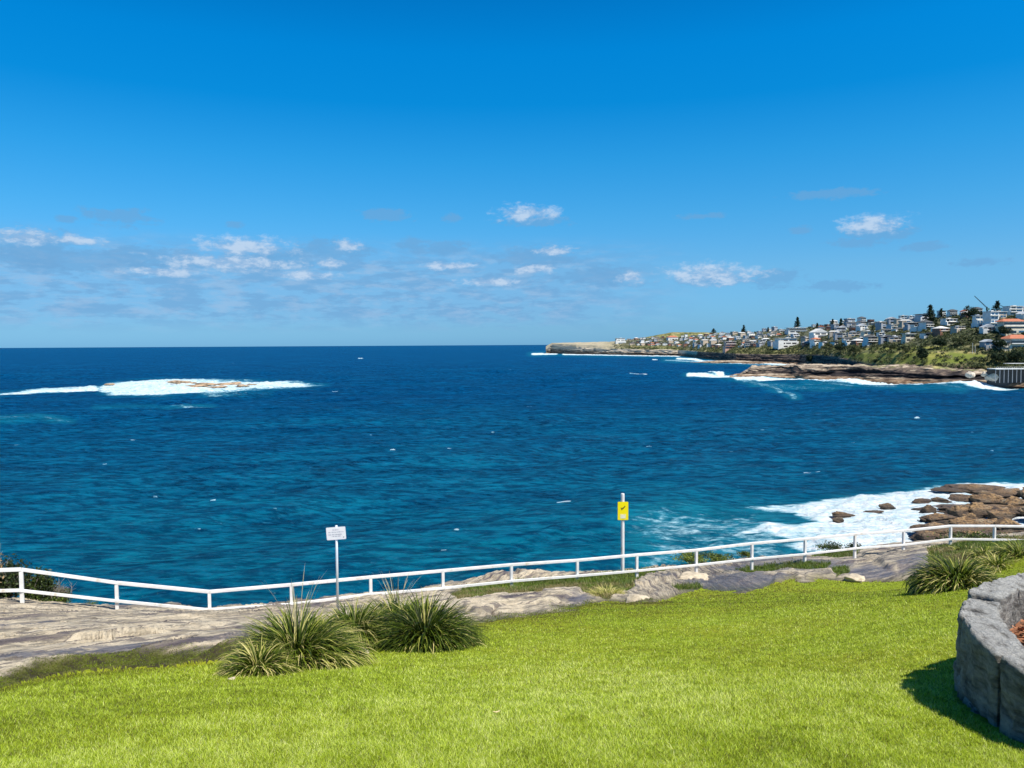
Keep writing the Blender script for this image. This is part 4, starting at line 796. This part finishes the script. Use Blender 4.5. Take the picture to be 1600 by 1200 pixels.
for i, (x, yb, wp, hp, n, wc, rt, rc, lab) in enumerate(HERO):
    p = tpt(x, yb); k = p.y/F; w = wp*k; hh_ = hp*k*(.8 if rt != 'flat' else .94); e = house(w, max(9, w*.6), n, wc, rt, rc, 100+i, 2, glass=blueg if 'twin' in lab else (shadem if 'black' in lab or 'openings' in lab else None), sh=hh_/n)
    e.location = p; e.rotation_euler.z = random.uniform(-.05, .25); tag(e, lab, 'house', HG); taken.append((x-wp/2-1, x+wp/2+1, yb-hp, yb+2))
    if 'green left' in lab: MB().box(-w/2-.3, -w/2-.02, 0, 8, 0, hh_*.95).build('side_wall', mat('dark_green_paint', (.02,.10,.09), .6), e)
protos = []; spec = []
for i in range(26):
    n = random.choice([1, 1, 2, 2, 2, 3]); wc = random.choices(list(WC), [9, 5, 2, 4, 3, 3, .6])[0]; rt = random.choices(['flat', 'hip', 'gable'], [5, 4, 2])[0]
    rc = random.choice(['pale', 'pale', 'dark grey', 'metal']) if rt == 'flat' else random.choices(['terracotta', 'dark grey', 'brown', 'pale', 'metal'], [3, 2, 3, 3, 2])[0]
    protos.append(None); spec.append((random.uniform(9, 17), random.uniform(8, 11), n, wc, rt, rc, i))
yl = ([960,1000,1050,1100,1150,1200,1250,1300,1350,1400,1450,1500,1530,1600], [537,540,540,542,543,541,540,537,539,535,526,517,512,545])
RN_ = ['waterfront row', 'second row up', 'third row up', 'fourth row up', 'fifth row up', 'sixth row up', 'skyline row']
allh = []
for row in range(7):
    x = 962 + random.uniform(0, 6)
    while x < 1612:
        y0 = np.interp(x, *yl); y1 = np.interp(x, CX, [c[1][4][1] for c in COL])+.8; nrow = max(2, min(7, round((y0-y1)/(5.6 if x > 1250 else 4.2))+1)); rr_ = row if row < 6 else nrow-1
        if row < 6 and row >= nrow-1: x += 6; continue
        f = rr_/(nrow-1); y = y0+(y1-y0)*f + random.uniform(-1.0, 1.0)*(row not in (0, 6)); p = tpt(x, y); k = F/p.y; si = random.randrange(26); w = spec[si][0]
        gap = random.uniform(1.0, 4.5)
        if not any(a-w*k*.4 < x < b_+w*k*.4 and c_1 < y < d_1+3 for a, b_, c_1, d_1 in taken) and random.random() < .93: allh.append((row, x, p, si))
        x += (w*.88+gap)*k
print('houses', len(allh)); allh.sort(key=lambda a: -F/a[2].y)
cnt = {}
for row, x, p, si in sorted(allh, key=lambda a: (a[0], a[1])):
    cnt[row] = cnt.get(row, 0)+1; near = p.y < 1500; sp = spec[si]
    if protos[si] is None: protos[si] = {}
    if near not in protos[si]: protos[si][near] = house(*sp, 1 if near else 0); e = protos[si][near]
    else: e = copy_tree(protos[si][near])
    e.location = p; e.rotation_euler.z = random.uniform(-.3, .45); s_ = random.uniform(.74, .98); e.scale = (s_, s_, s_*random.uniform(.85, .98))
    roof = {'flat': 'flat', 'hip': 'hipped', 'gable': 'gabled'}[sp[4]]
    tag(e, f"{sp[3]} {NUM[sp[2]]} house, {sp[5]} {roof} roof, {ordw(cnt[row])} from left in the {RN_[row]}", 'house', HG)

# ------------------------------------------------------------------ far trees and scrub
pinem = leafmat('pine_needles', [(0,(.010,.022,.012)),(.5,(.022,.042,.020)),(1,(.06,.085,.03))], .1, .7, spec=.2); barkm = mat('bark', (.10,.07,.05), .9)
heathm = leafmat('heath_leaf', [(0,(.028,.040,.020)),(.35,(.075,.095,.04)),(.6,(.15,.165,.07)),(1,(.32,.29,.17))], .1, .8, spec=.15)
def cloudtris(c0, size, r, tone):
    n = len(c0); a = r.normal(0, 1, (n, 3, 3)); a -= a.mean(1, keepdims=True); V = c0[:, None] + a*size[:, None, None]*.62; return V.reshape(-1, 3), np.arange(3*n).reshape(-1, 3), np.repeat(np.clip(tone, 0, 1), 3)
def pine(px_, yt, yb, label, wid=.40, seed=0, kind='pine', m=pinem):
    p = tpt(px_, yb); k = p.y/F; h = (yb-yt)*k; r = np.random.default_rng(seed); e = empty(kind+'_tree', p); tag(e, label, 'tree'); MB().tube([(0,0,-3),(0,0,h*.5),(0,0,h*.97)], [h*.022, h*.014, h*.003], 7).build('trunk', barkm, e)
    pts = []; sz = []
    if kind == 'pine':
        nt_ = int(max(8, h*.75))
        for i in range(nt_):
            f = i/nt_; z_ = h*(.12+.86*f); R = h*wid*.5*(1-f)**.8*r.uniform(.82, 1.12)+.25; nb = 7
            for b_ in range(nb):
                a = r.uniform(0, 6.283); s_ = np.linspace(.12, 1, 12); R2 = R*r.uniform(.7, 1.1)
                pts.append(np.stack([np.cos(a)*R2*s_, np.sin(a)*R2*s_, z_ + R2*.10*s_ - R2*.05], 1)+r.normal(0, .12+.012*h, (12, 3))); sz.append(np.full(12, .62+.02*h))
    elif kind == 'cypress':
        n = 700; f = r.random(n); a = r.uniform(0, 6.28, n); R = h*wid*.5*np.sin(np.pi*np.clip(f*.9+.12, 0, 1))**.6*np.sqrt(r.random(n)); pts.append(np.stack([np.cos(a)*R, np.sin(a)*R, h*(.04+.95*f)], 1)); sz.append(np.full(n, .6))
    else:
        n = 26
        for i in range(n):
            a, f = r.uniform(0, 6.28), r.random(); R = h*wid*.5*np.sqrt(r.random())*.8; c0 = np.array([np.cos(a)*R, np.sin(a)*R, h*(.35+.5*f*(1-(R/(h*wid*.5))**2*.6))]); q = r.normal(0, 1, (80, 3)); q /= np.linalg.norm(q, axis=1)[:, None]; pts.append(c0+q*h*.13*np.array([1.1,1.1,.8])*r.uniform(.6, 1.2)); sz.append(np.full(80, .4+.02*h))
    c0 = np.concatenate(pts); s_ = np.concatenate(sz); t_ = .45+.3*vn(c0[:, 0]*.5, c0[:, 1]*.5, c0[:, 2]*.5, seed=seed)+r.normal(0, .15, len(c0)); V, Fc, T_ = cloudtris(c0, s_, r, t_); mesh_np('crown', V, Fc, m, e, {'tone': T_}, smooth=False); return e
for i, a in enumerate([(1246,495,516,'tall pointed pine standing alone above the white houses',.5),(1162,507.5,524,'pointed distant pine on the skyline, second pine from the left',.55),(1115,513,524,'broad squat pine on the distant skyline, leftmost pine',.95),(1200,511,519,'thin small tree top between the second pine and the tall lone pine',.4),
   (1277,504,513,'smallest pine just right of the tall lone pine',.45),(1301,498,510,'left one of a pair of small pines on the skyline',.4),(1314,497,510,'right one of a pair of small pines on the skyline, browner',.55),
   (1453,476,511,'large tiered pine in front of the dark flat-roofed house on the ridge',.52),(1471,481,496,'shorter pine between the large tiered pine and the fig tree',.6),(1558,469.5,492,'broad pine on the skyline right of the crane',.62)]): pine(*a[:4], wid=a[4]*1.3, seed=i)
for i, a in enumerate([(1513,475,503,'big dark rounded fig tree on the ridge left of the crane','fig',.85),(1527,484,503,'dark bushy tree between the fig tree and the twin white houses','broadleaf',.8),(1363,509,537,'narrow black-green cypress among the houses','cypress',.22),(1441,541,566,'dark lone tree at the edge of the green slope','broadleaf',.62),(1265,553,569,'small dark tree at the cliff top below the scrub','broadleaf',.7),
   (1292,534,552,'grey-green tree at the left end of the thicket below the houses','broadleaf',1.1),(1312,533,553,'rounded tree in the middle of the thicket below the houses','broadleaf',1.1),(1333,536,556,'olive tree at the right end of the thicket below the houses','broadleaf',1.1),(1390,533,550,'grey-leaved tree under the cream house','broadleaf',1.3),(1412,536,553,'wide grey-green tree left of the bare scrub slope','broadleaf',1.3),
   (1571,506,528,'dark green tree beside the upper orange-roofed house','broadleaf',.9),(1562,527,550,'green tree left of the small cream annex','broadleaf',.9),(1590,545,566,'dark tree mass below the lower orange-roofed house','broadleaf',1.5),(1560,548,570,'dark bush tree above the white-pillared deck','broadleaf',1.2),(1583,473,482,'small tree on the skyline at the far right','broadleaf',1.0),(1500,520,540,'brown-green tree on the slope below the ridge houses','broadleaf',1.4),(1468,525,545,'dark tree below the terraces on the slope','broadleaf',1.2)]):
    pine(a[0], a[1], a[2], a[3], wid=a[5], seed=30+i, kind=a[4], m=heathm if 'grey' in a[3] or 'olive' in a[3] or 'brown' in a[3] else pinem)
r = np.random.default_rng(77); Vs = []; Ts = []; nb = 0
while nb < 4300:
    x = r.uniform(960, 1625) ; y0 = np.interp(x, CX, [c[1][1][1] for c in COL])-1; y1 = np.interp(x, CX, [c[1][4][1] for c in COL]); yh = np.interp(x, *yl) if x > 962 else y0-4
    y = r.uniform(yh-2, y0) if r.random() < .5 else r.uniform(y1, max(yh, y1+1))
    if polysdf(np.array([x]), np.array([y]), GP[0], 1)[0] > 0 and r.random() < .80: continue
    p = tpt(x, y); s_ = r.uniform(1.0, 2.6)*(1.0 if y > yh else .75); q = r.normal(0, 1, (42, 3)); q /= np.linalg.norm(q, axis=1)[:, None]; c0 = np.array(p)+[0, 0, s_*.25]+q*s_*np.array([1.25, 1.25, .75])*r.uniform(.6, 1.05, (42, 1))
    Vs.append(c0); Ts.append(np.full(42, (.42 if y > yh-1 else .20)+.4*float(fbm(np.array([p.x/40]), np.array([p.y/40]), seed=5)[0])+r.normal(0, .16))+r.normal(0, .08, 42)); nb += 1
c0 = np.concatenate(Vs); V, Fc, T_ = cloudtris(c0, np.full(len(c0), .85), r, np.concatenate(Ts)); o = mesh_np('coastal_scrub', V, Fc, heathm, None, {'tone': T_}, smooth=False); tag(o, 'grey-green coastal scrub covering the headland slope between cliffs and houses', 'scrub', kind='stuff')

# ------------------------------------------------------------------ crane, deck, poles
D_ = 860; a = P(1542, 481, D_); tip = P(1522.5, 462.5, D_-6); bs = P(1544, 500, D_); e = empty('crane', bs); tag(e, 'dark slim construction crane boom leaning left above the ridge houses', 'crane'); cm = mat('crane_paint', (.04,.05,.06), .5)
A1, T1 = a-bs, tip-bs; m = MB()
ax = (T1-A1).normalized(); pr = ax.cross(Vector((0, 1, 0))).normalized()
for o1 in (pr*.45, -pr*.45+Vector((0, .4, 0)), -pr*.45-Vector((0, .4, 0))): m.beam(A1+o1, T1+o1*.4, .2, .2)
for k in range(12): f0, f1 = k/12, (k+1)/12; m.beam(A1.lerp(T1, f0)+pr*.45*(1-.6*f0), A1.lerp(T1, f1)-pr*.45*(1-.6*f1), .14, .14)
m.build('boom', cm, e); m = MB(); m.beam((0, 0, -6), A1+Vector((0, 0, 1)), 1.2, 1.2); m.build('mast', cm, e); m = MB(); m.box(A1.x-.3, A1.x+2.4, -1.2, 1.2, A1.z-2.6, A1.z-.3); m.build('cab', mat('crane_cab', (.10,.20,.18), .4), e)
D_ = 536; k = D_/F; p0 = P(1555, 576, D_); e = empty('seaside_deck', (p0.x, D_, p0.z)); tag(e, 'white-railed concrete deck on slim white pillars above the rocks at the right shore', 'deck'); wh = WM['white']; L = 70*k
MB().box(0, L, -1, 9, -.5, 0).build('slab', wh, e)
m = MB(); m.box(-.2, L, 7, 9, -14, -.55); m.build('back_wall', mat('dark_concrete', (.05,.05,.05), .9), e)
for q in range(12): MB().box(q*6.6*k, q*6.6*k+.18, -.7, -.3, -(22*k), -.5).build('pillar', WM['grey'], e)
m = MB(); [m.box(q*1.6, q*1.6+.1, -1, -.9, 0, 1.0) for q in range(int(L/1.6))]; m.box(0, L, -1.02, -.88, 1.0, 1.12); m.build('railing', wh, e)
m = MB(); m.box(24*k, L, 2, 8, 3.3, 3.6); m.build('canopy_roof', RMt['pale'], e)
for (x, yt, yb, lab) in [(1519.5,537,552,'taller white pole at the path on the green slope'),(1523.5,541,551,'shorter white pole beside the taller one at the slope path')]:
    p = tpt(x, yb); h = (yb-yt)*p.y/F; MBo = MB(); MBo.tube([(0,0,-1),(0,0,h)], [.16, .12], 8); MBo.tube([(0,0,h),(0,0,h+.25)], [.22, .12], 8); o = MBo.build('pole', wh); o.location = p; tag(o, lab, 'pole', 'white poles by the slope path')

# ------------------------------------------------------------------ boulders in the surf
bm_ = bpy.data.materials.new('surf_boulder'); bm_.use_nodes = True; nt = bm_.node_tree; b = nt.nodes['Principled BSDF']
pos = nd(nt, 'ShaderNodeNewGeometry', out='Position'); spz = nt.nodes.new('ShaderNodeSeparateXYZ'); nt.links.new(pos, spz.inputs[0])
q1 = noise(nt, vmul(nt, pos, (.5, .5, 1.4)), 1.0, 7, .65); q2 = noise(nt, pos, 2.6, 6, .7)
c = ramp(nt, q1, [(.34,(.05,.03,.02)),(.43,(.22,.125,.05)),(.50,(.46,.28,.12)),(.56,(.24,.155,.085)),(.66,(.60,.45,.26))]); c = mixc(nt, mth(nt, 'MULTIPLY', sstep(nt, q2, .46, .60), .7), c, (.045,.032,.024))
dk = sstep(nt, mth(nt, 'ADD', spz.outputs[2], mth(nt, 'MULTIPLY', q2, 1.2)), 1.9, .8); c = mixc(nt, mth(nt, 'MULTIPLY', dk, .8), c, (.035,.025,.022)); nt.links.new(c, b.inputs['Base Color']); b.inputs['Roughness'].default_value = .7
nt.links.new(nd(nt, 'ShaderNodeBump', {'Height': q2, 'Distance': .5}), b.inputs['Normal'])
bprot = {}
def boulder(px_, py_, wp, hp, label, group=None, dep=.8, seed=None, zb=0.0, flat=.9, name='boulder', m=bm_):
    Y = (EYE-zb)/-ray(px_, py_).z; x = ray(px_, py_).x*Y; k = Y/F; s_ = (seed if seed is not None else int(px_*7+py_)) % 9
    if s_ not in bprot: V, Fc = rockmesh(s_+200, strat=.14, ico=5); bprot[s_] = (V, Fc)
    V, Fc = bprot[s_]; w, h = wp*k/2, hp*k
    V = V*np.array([w*1.15, w*dep, h*.85]); o = mesh_np(name, V, Fc, m, smooth=True); o.location = (x, Y+w*dep*.6, zb+h*.06); o.rotation_euler.z = random.uniform(-.3, .3); tag(o, label, 'rock', group); return o
GB = 'brown boulders heaped at the edge of the white surf'
heap = 'brown sandstone boulder in the heap beside the white surf at the right'
for a in [(1320,808,36,9,'dark wet rock awash in the surf, upper of the leftmost pair'),(1311,814,22,8,'dark wet rock awash in the surf, lower of the leftmost pair'),(1388,794,28,8,'lone dark rounded rock in the middle of the surf'),(1367,801,34,3,'low dark sliver of rock barely above the foam'),(1446,785,36,5,'thin grey rock shelf in the surf left of the boulder heap'),(1474,784,26,7,'pale grey-brown rock in the surf beside the boulder heap'),(1452,800,25,13,'single squarish brown boulder standing apart at the left of the heap')]: boulder(*a, dep=.6)
hb_ = []
for a in [(1530,767,100,9),(1580,775,60,14),(1512,783,46,12),(1556,788,60,16),(1596,794,50,20),(1530,803,60,20),(1499,804,40,16),(1570,810,52,22),(1480,814,60,12),(1455,814,36,9),(1443,828,34,9),(1474,829,52,13),(1512,826,50,19),(1548,828,50,22),(1588,832,52,24),(1455,842,50,13),(1496,846,46,12),(1630,780,70,20),(1640,810,70,26),(1660,835,70,26),(1546,776,40,9),(1520,815,26,14),(1580,800,26,12),(1536,846,60,16),(1580,850,60,18),(1625,850,60,20)]:
    hb_.append(a)
rows_ = {'back': [], 'middle': [], 'front': []}
for a in hb_: rows_['back' if a[1] < 796 else 'middle' if a[1] < 822 else 'front'].append(a)
for rn, L_ in rows_.items():
    for i, a in enumerate(sorted(L_)): boulder(*a, f"{'large' if a[2] > 55 else 'small' if a[2] < 40 else 'brown'} sandstone boulder, {ordw(i+1)} from left in the {rn} row of the surf-side heap", GB, dep=.7)
reefm = mat('reef_rock_face', (.36,.25,.16), .8, var=.6, vscale=.35)
REEFX = [283,305,326,349,367,377,262,338,393]
GRF = 'low brown rocks of the offshore reef'
for i, a in enumerate([(283,598,46,7),(305,604,44,6),(326,602,60,8),(349,602,40,8),(367,600,30,8),(377,603,26,5),(262,603,22,4),(338,605,50,4),(393,601,20,3)]): a = (a[0], a[1], a[2]*.8, a[3]*.6); boulder(*a, f'low brown rock of the offshore reef, {ordw(1+sorted(REEFX).index(int(a[0])))} from the left', GRF, dep=.4, name='reef_rock', m=reefm)
for a in [(1560,800,230,9,'broad low ledge of brown rock under the back of the boulder heap'),(1540,834,240,9,'broad low ledge of brown rock under the front of the boulder heap'),(1500,768,80,5,'flat thin ledge washed by surf at the back left of the boulder heap')]: boulder(*a, dep=.30, name='rock_ledge')
boulder(170, 601, 16, 3, 'small dark rock at the left tip of the offshore reef surf', None, dep=.5, name='reef_rock', m=reefm)
for a in [(1516,588,16,8,'rounded white boulder at the foot of the far cliff','p'),(1548,594,20,11,'big pale boulder leaning beside the white-pillared deck','p'),(1538,588,12,7,'small cream rock between the white boulder and the big pale boulder','p'),(1188,597,14,5,'square tan block at the water on the tip of the near point','t'),(1172,592,16,4,'flat tan rock at the very tip of the near point','t')]:
    Y = np.interp(a[0], [b_[0] for b_ in BC], [b_[3] for b_ in BC])+2; k = Y/F; V, Fc = rockmesh(int(a[0]), ico=4); V = V*np.array([a[2]*k*.52, a[2]*k*.4, a[3]*k*.7]); o = mesh_np('boulder', V, Fc, mat('pale_boulder', (.60,.52,.42), .9, var=.3, vscale=.5) if a[5] == 'p' else reefm); o.location = P(a[0], a[1]-a[3]*.4, Y); tag(o, a[4], 'rock')
